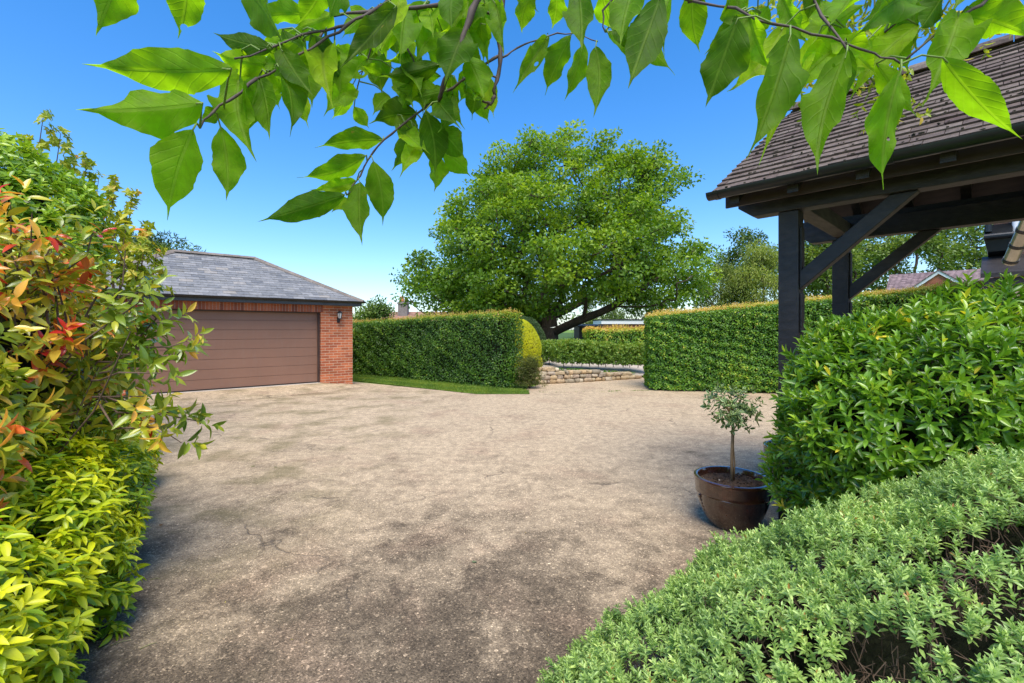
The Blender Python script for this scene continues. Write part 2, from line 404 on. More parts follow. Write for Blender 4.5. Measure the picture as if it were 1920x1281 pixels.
v1 = m.n('ShaderNodeTexVoronoi'); v1.inputs['Scale'].default_value = 135; m.l(oc, v1.inputs['Vector'])
v2 = m.n('ShaderNodeTexVoronoi'); v2.inputs['Scale'].default_value = 62; m.l(oc, v2.inputs['Vector'])
sepc = m.n('ShaderNodeSeparateColor'); m.l(v1.outputs['Color'], sepc.inputs[0])
sepd = m.n('ShaderNodeSeparateColor'); m.l(v2.outputs['Color'], sepd.inputs[0])
spk = m.ramp(sepc.outputs[0], [(0.0, 0.50), (0.35, 0.85), (0.75, 1.1), (0.93, 1.45), (1.0, 2.6)])
col = m.mix(m.ramp(stain, [(0, 0.55), (1, 1.0)]), col, m.mix(1.0, col, spk, 'MULTIPLY'))
spk2 = m.ramp(sepd.outputs[1], [(0.0, 0.7), (0.5, 1.0), (0.955, 1.1), (0.97, 2.1)])
col = m.mix(m.ramp(stain, [(0, 0.25), (1, 0.8)]), col, m.mix(1.0, col, spk2, 'MULTIPLY'))
# moss tint on the left and hairline cracks
moss = m.math('MULTIPLY', m.ramp(m.noise(oc, 1.6, 4), [(0.48, 0), (0.66, 0.55)]), m.ramp(m.math('ADD', m.math('MULTIPLY', sep.outputs[0], -0.25), 0.0), [(0.25, 0), (0.6, 1)]))
col = m.mix(moss, col, (0.13, 0.11, 0.04))
wv = m.n('ShaderNodeVectorMath'); wv.operation = 'ADD'
nzv = m.n('ShaderNodeTexNoise'); nzv.inputs['Scale'].default_value = 1.6; nzv.inputs['Detail'].default_value = 6; m.l(oc, nzv.inputs['Vector'])
m.l(oc, wv.inputs[0]); m.l(nzv.outputs['Color'], wv.inputs[1])
vc = m.n('ShaderNodeTexVoronoi'); vc.feature = 'DISTANCE_TO_EDGE'; vc.inputs['Scale'].default_value = 0.33; m.l(wv.outputs[0], vc.inputs['Vector'])
crack = m.math('MULTIPLY', m.ramp(vc.outputs['Distance'], [(0.0, 1), (0.0022, 1), (0.0045, 0)]), m.ramp(m.noise(oc, 0.9, 3), [(0.50, 0), (0.60, 1)]))
col = m.mix(m.math('MULTIPLY', crack, 0.7), col, (0.07, 0.055, 0.04))
hgt = m.math('ADD', m.math('MULTIPLY', v1.outputs['Distance'], -0.8), m.math('ADD', m.math('MULTIPLY', fine_, 0.5), m.math('MULTIPLY', crack, -2)))
drivem = m.done(m.pbr(col, 0.88, m.bump(hgt, 0.75, 0.006), spec=0.25))

m = NT('grass_surface'); oc = m.tc()
col = m.mix(m.ramp(m.noise(oc, 2.0, 5), [(.35, 0), (.65, 1)]), (0.09, 0.17, 0.02), (0.20, 0.29, 0.04))
col = m.mix(1.0, col, m.ramp(m.noise(oc, 120, 3), [(.3, .6), (.7, 1.4)]), 'MULTIPLY')
grassm = m.done(m.pbr(col, 0.9, m.bump(m.noise(oc, 90, 3), .8, .02), spec=.2))
gravelm = plain('pale_gravel', (0.42, 0.34, 0.26), 0.9, nscale=40, namp=0.35, bump=0.6, bd=.01, spec=.2)
soilm = plain('soil', (0.055, 0.036, 0.024), 0.95, nscale=45, namp=0.6, bump=1.0, bd=.02, spec=.15)

def sheet(name, poly, z, mat, kind='structure', cuts=0):
    mb = MB(); mb.add([(x, y, z) for x, y in poly], [tuple(range(len(poly)))]); o = mb.build(name, mat); tag(o, kind=kind); return o
sheet('ground', [(-600, -300), (600, -300), (600, 1500), (-600, 1500)], -0.012, grassm)
sheet('driveway', [(-12, -4), (9, -4), (12, 9.5), (9.2, 13.2), (9, 20), (5.8, 20.0), (4.9, 15.9), (3.2, 15.1), (.9, 13.9), (.3, 12.4), (.45, 11.6), (-.91, 11.6), (-2.27, 12.56), (-4.9, 14.3), (-12, 17)], 0.0, drivem)
# expansion joint with weeds is built below; garage apron
GA = math.atan2(853, 1040); gd = np.array([math.cos(GA), math.sin(GA), 0]); gn = np.array([-math.sin(GA), math.cos(GA), 0])
P0 = np.array([-4.73, 13.5, 0.0])

# ------------------------------------------------------------------ brick garage
brickm = brick_mat('red_brick', (0.56, 0.165, 0.065), (0.36, 0.09, 0.04), (0.56, 0.42, 0.28))
brickfar = brick_mat('red_brick_far', (0.42, 0.13, 0.07), (0.30, 0.085, 0.045), (0.46, 0.34, 0.24))
m = NT('slate'); t_ = m.attr(); oc = m.tc()
col = m.ramp(t_, [(0, (.12, .12, .12)), (.5, (.195, .19, .18)), (.8, (.26, .25, .235)), (1, (.28, .25, .21))])
col = m.mix(1.0, col, m.ramp(m.noise(oc, 14, 5, .65), [(.3, .72), (.7, 1.25)]), 'MULTIPLY')
col = m.mix(m.ramp(m.noise(oc, 2.4, 4), [(.55, 0), (.75, .35)]), col, (.22, .19, .13))
slatem = m.done(m.pbr(col, .6, m.bump(m.noise(oc, 40, 4), .25, .004)))
m = NT('clay_tile'); t_ = m.attr(); oc = m.tc()
col = m.ramp(t_, [(0, (.085, .055, .045)), (.5, (.135, .100, .078)), (1, (.195, .150, .118))])
col = m.mix(1.0, col, m.ramp(m.noise(oc, 30, 5, .65), [(.3, .62), (.7, 1.35)]), 'MULTIPLY')
col = m.mix(m.ramp(m.noise(oc, 16, 4, .7), [(.63, 0), (.70, .8)]), col, (.028, .024, .018))
claym = m.done(m.pbr(col, .8, m.bump(m.noise(oc, 70, 4), .5, .004), spec=.3))
ridgem = plain('ridge_tile', (0.185, 0.15, 0.12), 0.85, nscale=25, namp=0.35, bump=.4, bd=.006)
mortarm = plain('mortar', (0.42, 0.36, 0.30), 0.9, nscale=40)
doorm = NT('brown_door_paint'); oc = doorm.tc()
dcol = doorm.mix(1.0, (0.235, 0.120, 0.074), doorm.ramp(doorm.noise(oc, 1.3, 4), [(.3, .93), (.7, 1.07)]), 'MULTIPLY')
dcol = doorm.mix(doorm.math('MULTIPLY', doorm.ramp(doorm.noise(doorm.mapping(oc, (3, 3, .6)), 4, 5, .7), [(.5, 0), (.8, .3)]), 1.0), dcol, (.24, .16, .12))
doorm = doorm.done(doorm.pbr(dcol, .48, doorm.bump(doorm.noise(doorm.mapping(oc, (.3, 1, 6)), 90, 3), .12, .002)))

def tiles(O, u, v, n, L0, L1, R0, R1, vmax, gauge, tw, th, jit=0.0, seed=0, name_tint=True, wave=0.0):
    """courses of overlapping tiles on a plane; left/right limits run linearly from L0..L1 and R0..R1 over v"""
    r = random.Random(seed); mb = MB(); O = np.array(O, float)
    nrow = int(math.ceil(vmax / gauge)); rowt = 0
    for i in range(nrow):
        v0 = i*gauge; v1 = min((i+1)*gauge + gauge*.35, vmax)
        lim = lambda vv, a, b: a + (b-a)*min(vv, vmax)/vmax
        x = min(L0, L1) - tw + (tw/2 if i % 2 else 0) + r.uniform(-.01, .01)
        while x < max(R0, R1):
            xa, xb = x, x + tw - 0.004; x += tw
            c = []
            for vv, xx in ((v0, xa), (v0, xb), (v1, xb), (v1, xa)):
                c.append((min(max(xx, lim(vv, L0, L1)), lim(vv, R0, R1)), vv))
            if c[1][0]-c[0][0] < .012 and c[2][0]-c[3][0] < .012: continue
            dz = r.uniform(0, jit); dv = r.uniform(-jit, jit)*.8; tn = r.gauss(.5, .2)
            lift0 = th + .004 + dz + wave*math.sin(c[0][0]*3.1+i); lift1 = 0.002 + dz*.2
            lo = []; hi = []
            for q, (a, b) in enumerate(c):
                base = O + u*a + v*(b + (dv if q < 2 else 0))
                l = lift0 if q < 2 else lift1
                hi.append(base + n*(l + (r.uniform(-jit, jit)*.4 if q < 2 else 0))); lo.append(hi[-1] - n*th)
            mb.hexa(lo + hi, min(1, max(0, tn)))
    return mb

g = thing('garage', P0, 'red brick double garage with hipped slate roof and wide brown sectional door', 'garage', rz=GA)
SILL = 0.134; DH = 2.02; WT = 2.40; PL = 1.24; PR = .90; DW = 4.22; GW = PL+DW+PR; GD = 4.4
DTOP = SILL + DH
wl = MB()       # local: x along facade (0 at right corner, negative to the left), y back
wl.box((-PR, 0, 0), (0, .30, WT)); wl.box((-GW, 0, 0), (-PR-DW, .30, WT))
wl.box((-.30, .302, 0), (0, GD, WT)); wl.box((-GW, .302, 0), (-GW+.30, GD, WT)); wl.box((-GW+.302, GD-.3, 0), (-.302, GD, WT))
wl.box((-PR-DW+.001, .02, DTOP+.03), (-PR-.001, .30, WT-.001))
wl.build('wall', brickm, g)
sc = MB(); x = -PR-DW-.10; r_ = random.Random(4)
while x < -PR+.04:
    sc.box((x, -.006, DTOP-.01), (x+.066, .10, WT-.045), r_.random()); x += .0755
m = NT('soldier_brick'); tcol = m.ramp(m.attr(), [(0, (.20, .055, .03)), (.5, (.36, .10, .045)), (1, (.46, .14, .06))])
tcol = m.mix(1.0, tcol, m.ramp(m.noise(m.tc(), 60, 4), [(.3, .75), (.7, 1.2)]), 'MULTIPLY')
sc.build('soldier_course', m.done(m.pbr(tcol, .85)), g)
mm_ = MB(); mm_.box((-PR-DW-.10, .0, DTOP-.008), (-PR+.04, .018, WT-.047)); mm_.build('mortar_bed', mortarm, g)
dr = MB(); ph = DH/8
for i in range(8):
    z0 = SILL + .02 + i*ph*0.985; z1 = z0 + ph*.985 - .005
    prof = [(.0, z0), (.0, z1)]
    x0, x1 = -PR-DW+.045, -PR-.045
    V = [(x0, .205, z0), (x1, .205, z0), (x1, .205, z1), (x0, .205, z1), (x0, .195, z0+.003), (x1, .195, z0+.003), (x1, .195, z1-.003), (x0, .195, z1-.003)]
    dr.add(V, [(4,5,6,7), (0,1,5,4), (3,7,6,2), (0,4,7,3), (1,2,6,5)])
dr.box((x0, .206, SILL), (x1, .235, DTOP))
door = dr.build('garage_door', doorm, g)
db = MB(); db.box((x0+.05, .185, SILL+.03), (x1-.05, .1945, SILL+.042)); db.build('seam_trim', doorm, door)
fm = MB(); fm.box((-PR-.045, .10, SILL), (-PR-.001, .24, DTOP)); fm.box((-PR-DW+.001, .10, SILL), (-PR-DW+.045, .24, DTOP)); fm.box((-PR-DW+.045, .10, DTOP-.045), (-PR-.045, .174, DTOP-.012))
fm.build('door_frame', plain('dark_brown_trim', (.05, .03, .024), .5), g, bevel=.003)
bs = MB(); bs.box((x0, .16, SILL+.001), (x1, .2, SILL+.022)); bs.build('rubber_seal', plain('black_rubber', (.01, .01, .01), .6), g)
concm = plain('pale_concrete', (.50, .43, .34), .9, nscale=14, namp=.22, bump=.3)
ts = MB(); ts.box((-PR-DW-.003+.006, .0, .0), (-PR-.003, .3, SILL)); ts.build('threshold', concm, g)
rp = MB(); rp.add([(-GW+.1, -.002, SILL-.004), (-PR, -.002, SILL-.004), (.1, -.002, .02), (.35, -.5, .006), (-PR, -1.1, .006), (-GW+.1, -1.5, .006), (-GW-.6, -.002, .006), (-PR-.001, -.55, .075)], [(6,5,0), (0,5,7), (0,7,1), (5,4,7), (1,7,2), (7,4,3), (7,3,2)])
ro = mesh_np('garage_ramp', np.array([tuple(P0+gd*v_[0]+gn*v_[1]+np.array([0, 0, v_[2]])) for v_ in rp.v]), [i for f in rp.f for i in f], [3]*7, drivem); tag(ro, kind='structure')
# roof
OV = .25; EZ = 2.47; S_ = (GD+2*OV)/2; RISE = 1.33; sl = math.hypot(S_, RISE)
ex0, ex1 = -GW-OV, OV
rf = []
X, Yv, Z = np.array([1., 0, 0]), np.array([0, 1., 0]), np.array([0, 0, 1.])
ca, sa = S_/sl, RISE/sl
W_ = ex1-ex0
for O, u, back, wid in (((ex0, -OV, EZ), X, Yv, W_), ((ex1, GD+OV, EZ), -X, -Yv, W_), ((ex1, -OV, EZ), Yv, -X, GD+2*OV), ((ex0, GD+OV, EZ), -Yv, X, GD+2*OV)):
    v = back*ca + Z*sa; n = -back*sa + Z*ca
    rf.append(tiles(O, u, v, n, 0, S_, wid, wid-S_, sl, .155, .29, .006, .0045, seed=len(rf)))
allr = MB()
for q in rf:
    k = len(allr.v); allr.v += q.v; allr.f += [tuple(i+k for i in f) for f in q.f]; allr.t += q.t
roof = allr.build('roof', slatem, g)
und = MB(); e = [(ex0, -OV, EZ-.02), (ex1, -OV, EZ-.02), (ex1, GD+OV, EZ-.02), (ex0, GD+OV, EZ-.02), (ex0+S_, -OV+S_, EZ-.02+RISE), (ex1-S_, -OV+S_, EZ-.02+RISE)]
und.add(e, [(0,1,5,4), (1,2,5), (2,3,4,5), (3,0,4), (3,2,1,0)]); und.build('roof_lining', blacktimber, g)
def caps(p, q, n, wdt=.13, drop=.055, seed=0):
    mb = MB(); p = Vector(p); q = Vector(q); r = random.Random(seed)
    for i in range(n):
        a = p.lerp(q, i/n); b = p.lerp(q, (i+.985)/n); o_ = r.uniform(0, .006)
        mb.extrude([(-wdt, -drop), (-wdt*.5, -drop*.25), (0, o_+.012), (wdt*.5, -drop*.25), (wdt, -drop), (wdt, -drop-.016), (0, -.012), (-wdt, -drop-.016)], a, b, tint=r.random())
    return mb
rl = (ex0+S_, -OV+S_, EZ+RISE+.05); rr = (ex1-S_, -OV+S_, EZ+RISE+.05)
rc = caps(rl, rr, 5, .12, .05, 1)
for a, b in (((ex0, -OV, EZ+.03), rl), ((ex1, -OV, EZ+.03), rr), ((ex1, GD+OV, EZ+.03), rr), ((ex0, GD+OV, EZ+.03), rl)):
    q = caps(a, b, 9, .10, .05, 2); k = len(rc.v); rc.v += q.v; rc.f += [tuple(i+k for i in f) for f in q.f]; rc.t += q.t
rc.build('ridge_tile', ridgem, roof)
fa = MB(); greypl = plain('grey_fascia', (.055, .06, .068), .45)
fa.box((ex0+.05, -OV+.04, EZ-.13), (ex1-.05, -OV+.06, EZ-.01)); fa.box((ex0+.05, -OV+.062, EZ-.13), (ex1-.05, -.001, EZ-.115)); fa.box((ex1-.07, -OV+.062, EZ-.13), (ex1-.05, GD+OV-.05, EZ-.01)); fa.box((.001, -.001, EZ-.128), (ex1-.072, GD+OV-.05, EZ-.115))
fa.build('fascia', greypl, g)
def gutter_prof(r, t=.004, k=10):
    a = [(math.cos(math.pi + math.pi*i/k)*r, math.sin(math.pi + math.pi*i/k)*r) for i in range(k+1)]
    b = [(math.cos(2*math.pi - math.pi*i/k)*(r-t), math.sin(2*math.pi - math.pi*i/k)*(r-t)) for i in range(k+1)]
    return a + b
gt = MB(); gt.extrude(gutter_prof(.055), (ex0-.03, -OV-.02, EZ+.005), (ex1+.03, -OV-.02, EZ+.005))
for xx in (ex0+.8, ex0+2.6, ex0+4.4, ex1-1.2): gt.extrude(gutter_prof(.060, .006), (xx, -OV-.02, EZ+.006), (xx+.05, -OV-.02, EZ+.006))
autosmooth(gt.build('gutter', blackplastic, g))
0 and sheet('garage_apron', [tuple((P0 + gd*a + gn*b)[:2]) for a, b in ((-GW-.2, -.45), (-.95, -.40), (.35, -.30), (.30, .3), (-GW-.2, .3))], 0.004, concm)
# lantern
lp = P0 + gd*(-.42) + gn*(0.0); lp[2] = 0
la = thing('wall_lantern', lp + np.array([0, 0, 1.9]), 'black coach lantern mounted on the brick pier beside the garage door', 'lamp', rz=GA)
blackmetal = plain('black_metal', (.015, .015, .017), .35, nscale=20)
b_ = MB(); b_.box((-.035, -.014, -.06), (.035, -.001, .10)); b_.tube([(0, -.01, .0), (0, -.06, -.05), (0, -.13, -.02), (0, -.14, .06)], .009, 6); b_.build('bracket', blackmetal, la)
b_ = MB(); b_.lathe([(.03, .05), (.045, .06), (.042, .075)], (0, -.14, 0), 6); b_.lathe([(.085, .225), (.06, .25), (.03, .275), (.012, .28), (.012, .30), (0, .31)], (0, -.14, 0), 6)
for j in range(6):
    a = j*math.pi/3; b_.bar((.042*math.cos(a), -.14+.042*math.sin(a), .07), (.072*math.cos(a), -.14+.072*math.sin(a), .228), .008, .008)
b_.build('lantern_frame', blackmetal, la)
b_ = MB(); b_.lathe([(.038, .076), (.066, .222)], (0, -.14, 0), 6)
m = NT('lantern_glass'); b_.build('glass', m.done(m.pbr((.45, .45, .42), .15)), la)

# ------------------------------------------------------------------ hedges
def hedge(name, A, B, th, z0, zA, zB, mat, label, dens=1500, ll=.055, seed=0, fringe=1.0, end_round=.25, endA=True, endB=True, group=None, basey=0.06, tshift=0.0, cat='hedge'):
    tshift += .06
    A = np.array([A[0], A[1], 0.]); B = np.array([B[0], B[1], 0.]); d = unit(B-A); Lh = np.linalg.norm(B-A); n = np.array([-d[1], d[0], 0])  # n away from camera side
    t = thing(name, (A+B)/2 + n*th/2 + np.array([0, 0, z0]), label, cat, rz=math.atan2(d[1], d[0]), group=group)
    top = lambda s: zA + (zB-zA)*s/Lh
    arrs = []
    def put(S, Q, Zc, Nn, N):
        k = len(S)
        P = A + S[:, None]*d + Q[:, None]*n; P[:, 2] = Zc
        # round the vertical ends
        l1 = lump(P, 2.2, seed); l2 = lump(P, 9, seed+1)
        P = P + Nn*(l1*.085 + l2*.05 - rng.random(k)**2*.14 + .01)[:, None]
        D = unit(np.cross(Nn, rnd(k)))*.8 + Nn*.45 + np.array([0, 0, -.55])
        Nl = Nn*.9 + np.array([0, 0, .7]) + .55*rng.normal(size=(k, 3))
        hz = (P[:, 2]-z0)/(np.maximum(zA, zB)-z0)
        tn = .36 + tshift + .13*l2 + .10*l1 + rng.normal(0, .12, k) + np.clip((hz-.86)*2.4, 0, .3)
        arrs.append(leaves_arrays(P, D, Nl, ll*rng.uniform(.7, 1.25, k), ll*.68*rng.uniform(.8, 1.2, k), np.clip(tn, 0, 1), 'far'))
    H = max(zA, zB)
    k = int(dens*Lh*(H-z0)); S = rng.uniform(0, Lh, k); Zc = z0 + basey + rng.random(k)*(top(S)-z0-basey)
    # rounded shoulders toward ends
    e = np.zeros(k)
    if endA: e += np.clip(1 - S/end_round, 0, 1)**2*end_round*.8
    if endB: e += np.clip(1 - (Lh-S)/end_round, 0, 1)**2*end_round*.8
    put(S, e, Zc, np.tile(-n, (k, 1)) , None)
    for flag, s0, sg in ((endA, 0., -1), (endB, Lh, 1)):
        if flag:
            k = int(dens*th*(H-z0)); Q = rng.uniform(0.06, th, k); put(np.full(k, s0) - sg*.02, Q, z0 + basey + rng.random(k)*(top(s0)-z0-basey), np.tile(d*sg, (k, 1)), None)
    k = int(dens*.7*Lh*th); S = rng.uniform(0, Lh, k); put(S, rng.uniform(.05, th, k), top(S)-.01, np.tile(np.array([0, 0, 1.]), (k, 1)), None)
    k = int(dens*.4*Lh*(H-z0)); S = rng.uniform(0, Lh, k); put(S, np.full(k, th), z0 + basey + rng.random(k)*(top(S)-z0-basey), np.tile(n, (k, 1)), None)
    # new growth on top
    k = int(Lh*th*170*fringe); S = rng.uniform(0, Lh, k); P = A + S[:, None]*d + rng.uniform(.02, th, k)[:, None]*n; P[:, 2] = top(S) - .02 + .03*lump(P, 3, seed+5)
    Ax = np.array([0, 0, 1.]) + .45*rng.normal(size=(k, 3)); Ax[:, 2] = np.abs(Ax[:, 2])+.3
    ln = rng.uniform(.05, .17, k)*(1+.5*lump(P, 2.5, seed+9))
    arrs.append(shoots(P, Ax, 7, ln, ll*.85, ll*.5, (5, 60), tint=.80+tshift*.5+.12*lump(P, 2, seed+4), tvar=.1, tipt=.14, kind='far'))
    leaves_obj('foliage', arrs, mat, t)
    mb = MB(); i_ = .16; nn = 24
    for q in range(nn):
        s0 = i_ + (Lh-2*i_)*q/nn; s1 = i_ + (Lh-2*i_)*(q+1)/nn
        V = [A+d*s0+n*i_, A+d*s1+n*i_, A+d*s1+n*(th-i_), A+d*s0+n*(th-i_)]
        mb.hexa([(p[0], p[1], z0) for p in V] + [(p[0], p[1], top(s)-i_*.8) for p, s in zip(V, (s0, s1, s1, s0))])
    mb.build('branches', corem, t, local=False)  # solid dark core: shade inside the hedge put into its colour
    return t
hedge('hedge', (-8.2, 18.4), (-.12, 12.50), .72, 0, 1.80, 2.14, hedgem, 'long clipped beech hedge running from the garage pier to the drive gap', dens=1700, seed=1, end_round=.35)
hedge('hedge', (3.72, 12.30), (11.6, 10.72), 1.3, 0, 2.0, 2.78, hedgem2, 'tall square-cut beech hedge with orange new shoots behind the black porch post', dens=1700, ll=.058, seed=2, end_round=.12, tshift=.05, fringe=1.5)

# ------------------------------------------------------------------ grass verge with blades
gz = [(-5.9, 16.9), (-5.1, 14.66), (-2.27, 12.56), (-.91, 11.6), (.45, 11.6), (.42, 12.3), (-1.44, 13.6)]
sheet('grass_verge', gz, .012, grassm)
def in_poly(P, poly):
    x, y = P[:, 0], P[:, 1]; ins = np.zeros(len(P), bool); n = len(poly)
    for i in range(n):
        x0, y0 = poly[i]; x1, y1 = poly[(i+1) % n]
        c = ((y0 > y) != (y1 > y)) & (x < (x1-x0)*(y-y0)/((y1-y0) or 1e-9) + x0); ins ^= c
    return ins
bladem = leaf_mat('grass_blade', [(0, (.03, .08, .012)), (.5, (.10, .20, .025)), (1, (.26, .33, .06))], .5, .35)
Pq = np.column_stack([rng.uniform(-6, .6, 60000), rng.uniform(11.5, 17, 60000), np.full(60000, .01)])
Pq = Pq[in_poly(Pq + np.column_stack([.05*lump(Pq, 5, 3), .05*lump(Pq, 5, 4), np.zeros(60000)]), gz)][:26000]
D = np.array([0, 0, 1.]) + .5*rng.normal(size=Pq.shape); D[:, 2] = np.abs(D[:, 2])+.2
tag(leaves_obj('grass', [leaves_arrays(Pq, D, rnd(len(Pq)), rng.uniform(.03, .07, len(Pq)), .011, np.clip(.5+.25*lump(Pq, 2, 8)+rng.normal(0, .15, len(Pq)), 0, 1), 'far')], bladem, None), 'short mown grass verge at the foot of the long hedge', 'grass', kind='stuff')

# weeds in the joint of the drive
Pw = []
for i in range(150):
    s = rng.random(); b = gp(1130 + (1215-1130)*0 + 95*s, 734.5 - 2.5*s)
    if lump(np.array([b*3]), 2, 3)[0] > -.1: Pw.append([b[0], b[1]+rng.normal(0, .02), 0.0])
for i in range(120):
    s = rng.random(); b = gp(1010+170*s, 735.5+math.sin(s*9)*.6)
    if rng.random() < .6 and math.sin(s*31) > -.3: Pw.append([b[0], b[1]+rng.normal(0, .015), 0.0])
Pw = np.array(Pw)
D = np.array([0, 0, 1.]) + .9*rng.normal(size=Pw.shape); D[:, 2] = np.abs(D[:, 2])
tag(leaves_obj('weeds', [leaves_arrays(Pw, D, rnd(len(Pw)), .035, .014, .4, 'far')], bladem, None), 'thin line of weeds in the drive joint across the hedge gap', 'weeds', kind='stuff')

# ------------------------------------------------------------------ terrace, stone wall, things seen through the gap
wp = [np.array([-.6, 12.9+.75, .50]), np.array([.77, 13.66, .47]), np.array([2.0, 14.15, .36]), np.array([3.1, 14.7, .25]), np.array([4.15, 15.2, .13]), np.array([5.2, 16.2, .04])]
mb = MB(); rows = [0, .3, .8, 1.6, 3, 6, 12, 30, 80]
ww = [np.array([-12., 24.0, .5])] + wp + [wp[-1] + np.array([3, 4, -.03]), wp[-1] + np.array([16, 12, -.0])]
for i, v in enumerate(rows):
    s = min(1, v/3.5); s = s*s*(3-2*s)
    for q in ww:
        mb.v.append((q[0]*(1+v*.01), q[1]+.05+v, q[2]*(1-s)*.93 + (.50+v*.006)*s - .02)); mb.t.append(.5)
nw = len(ww)
for i in range(len(rows)-1):
    for j in range(nw-1): mb.f.append((i*nw+j, i*nw+j+1, (i+1)*nw+j+1, (i+1)*nw+j))
m = NT('terrace_surface'); oc = m.tc(); sep = m.n('ShaderNodeSeparateXYZ'); m.l(oc, sep.inputs[0])
f1 = m.ramp(m.math('MULTIPLY', m.math('ADD', m.math('SUBTRACT', sep.outputs[1], m.math('MULTIPLY', sep.outputs[0], .35)), m.math('MULTIPLY', m.noise(oc, 3, 3), .3)), .05), [(.700, 0), (.715, 1)])
colt = m.mix(f1, m.mix(m.noise(oc, 8, 4), (.10, .085, .05), (.06, .09, .03)), m.mix(m.noise(oc, 5, 4), (.40, .33, .26), (.52, .45, .37)))
f2 = m.ramp(m.math('MULTIPLY', sep.outputs[1], .02), [(.372, 0), (.376, 1)])
colt = m.mix(f2, colt, (.06, .11, .02))
tag(mb.build('terrace', m.done(m.pbr(colt, .9, m.bump(m.noise(oc, 40, 3), .5, .02), spec=.2)), smooth=True), kind='structure')

def stone(mb, c, size, rz, seed):
    r = random.Random(seed); nu, nv = 10, 7; V = []; sx, sy, sz = size; p1 = r.uniform(0, 6); p2 = r.uniform(0, 6)
    for a in range(nv):
        fi = -math.pi/2 + math.pi*a/(nv-1)
        for b in range(nu):
            th = 2*math.pi*b/nu; cx, cy, cz = math.cos(fi)*math.cos(th), math.cos(fi)*math.sin(th), math.sin(fi)
            pw = lambda q: math.copysign(abs(q)**.42, q)
            k = 1 + .07*math.sin(3*th+p1+2*fi) + .05*math.sin(5*fi+p2+th)
            x, y, z = pw(cx)*sx/2*k, pw(cy)*sy/2*k, pw(cz)*sz/2*k
            V.append((c[0]+x*math.cos(rz)-y*math.sin(rz), c[1]+x*math.sin(rz)+y*math.cos(rz), c[2]+z))
    Fc = [(a*nu+b, a*nu+(b+1) % nu, (a+1)*nu+(b+1) % nu, (a+1)*nu+b) for a in range(nv-1) for b in range(nu)]
    mb.add(V, Fc, r.random())
m = NT('sandstone'); oc = m.tc()
col = m.ramp(m.attr(), [(0, (.24, .20, .14)), (.3, (.42, .33, .20)), (.55, (.46, .32, .17)), (.75, (.34, .27, .20)), (1, (.58, .48, .32))])
col = m.mix(1.0, col, m.ramp(m.noise(oc, 11, 5, .65), [(.3, .6), (.7, 1.3)]), 'MULTIPLY')
stonem = m.done(m.pbr(col, .9, m.bump(m.noise(oc, 30, 5), .6, .015), spec=.2))
sw = thing('stone_wall', wp[2]*np.array([1, 1, 0]), 'low dry stone retaining wall of tan boulders curving along the drive', 'wall')
mb = MB(); r_ = random.Random(9); path = wp[:-1]
segL = [np.linalg.norm((path[i+1]-path[i])[:2]) for i in range(len(path)-1)]; tot = sum(segL)
def along(s):
    for i, l in enumerate(segL):
        if s <= l or i == len(segL)-1:
            k = min(1, s/l); p = path[i]*(1-k)+path[i+1]*k; dd = path[i+1]-path[i]; return p, math.atan2(dd[1], dd[0])
        s -= l
for row in range(4):
    s = r_.uniform(0, .1)
    while s < tot:
        wd = r_.choice((.11, .16, .20, .27, .34))*r_.uniform(.8, 1.2); p, a = along(s+wd/2); hrow = .125
        z = hrow*(row+.5)
        if z < p[2]+.03:
            stone(mb, (p[0]+r_.uniform(-.02, .02), p[1]+.10+row*.015+r_.uniform(-.02, .02), min(z, p[2])), (wd*1.02, .26, hrow*r_.uniform(.85, 1.15)), a + r_.uniform(-.1, .1), r_.random())
        s += wd
autosmooth(mb.build('boulders', stonem, sw, local=False), 60)
mb = MB()
for i in range(len(path)-1):
    p, q = path[i], path[i+1]; mb.hexa([(p[0], p[1]+.1, 0), (q[0], q[1]+.1, 0), (q[0], q[1]+.24, 0), (p[0], p[1]+.24, 0), (p[0], p[1]+.1, p[2]*.8), (q[0], q[1]+.1, q[2]*.8), (q[0], q[1]+.24, q[2]*.8), (p[0], p[1]+.24, p[2]*.8)])
mb.build('earth_fill', soilm, sw, local=False)
# ground-cover plants along the top of the wall
Pb = []
for i in range(330):
    p, a = along(rng.uniform(.6, tot)); Pb.append([p[0]+rng.normal(0, .05), p[1]+.42+rng.normal(0, .07), p[2]*.95])
Pb = np.array(Pb); Pb = Pb[lump(Pb, 5, 5) > -.05]
tag(leaves_obj('ground_cover', [shoots(Pb, np.array([0, 0, 1.])+.5*rng.normal(size=Pb.shape), 8, .05, .05, .03, (5, 60), tint=.45, tvar=.15, kind='far')], hedgem2, None), 'low green edging plants along the top of the stone wall', 'plants', kind='stuff')

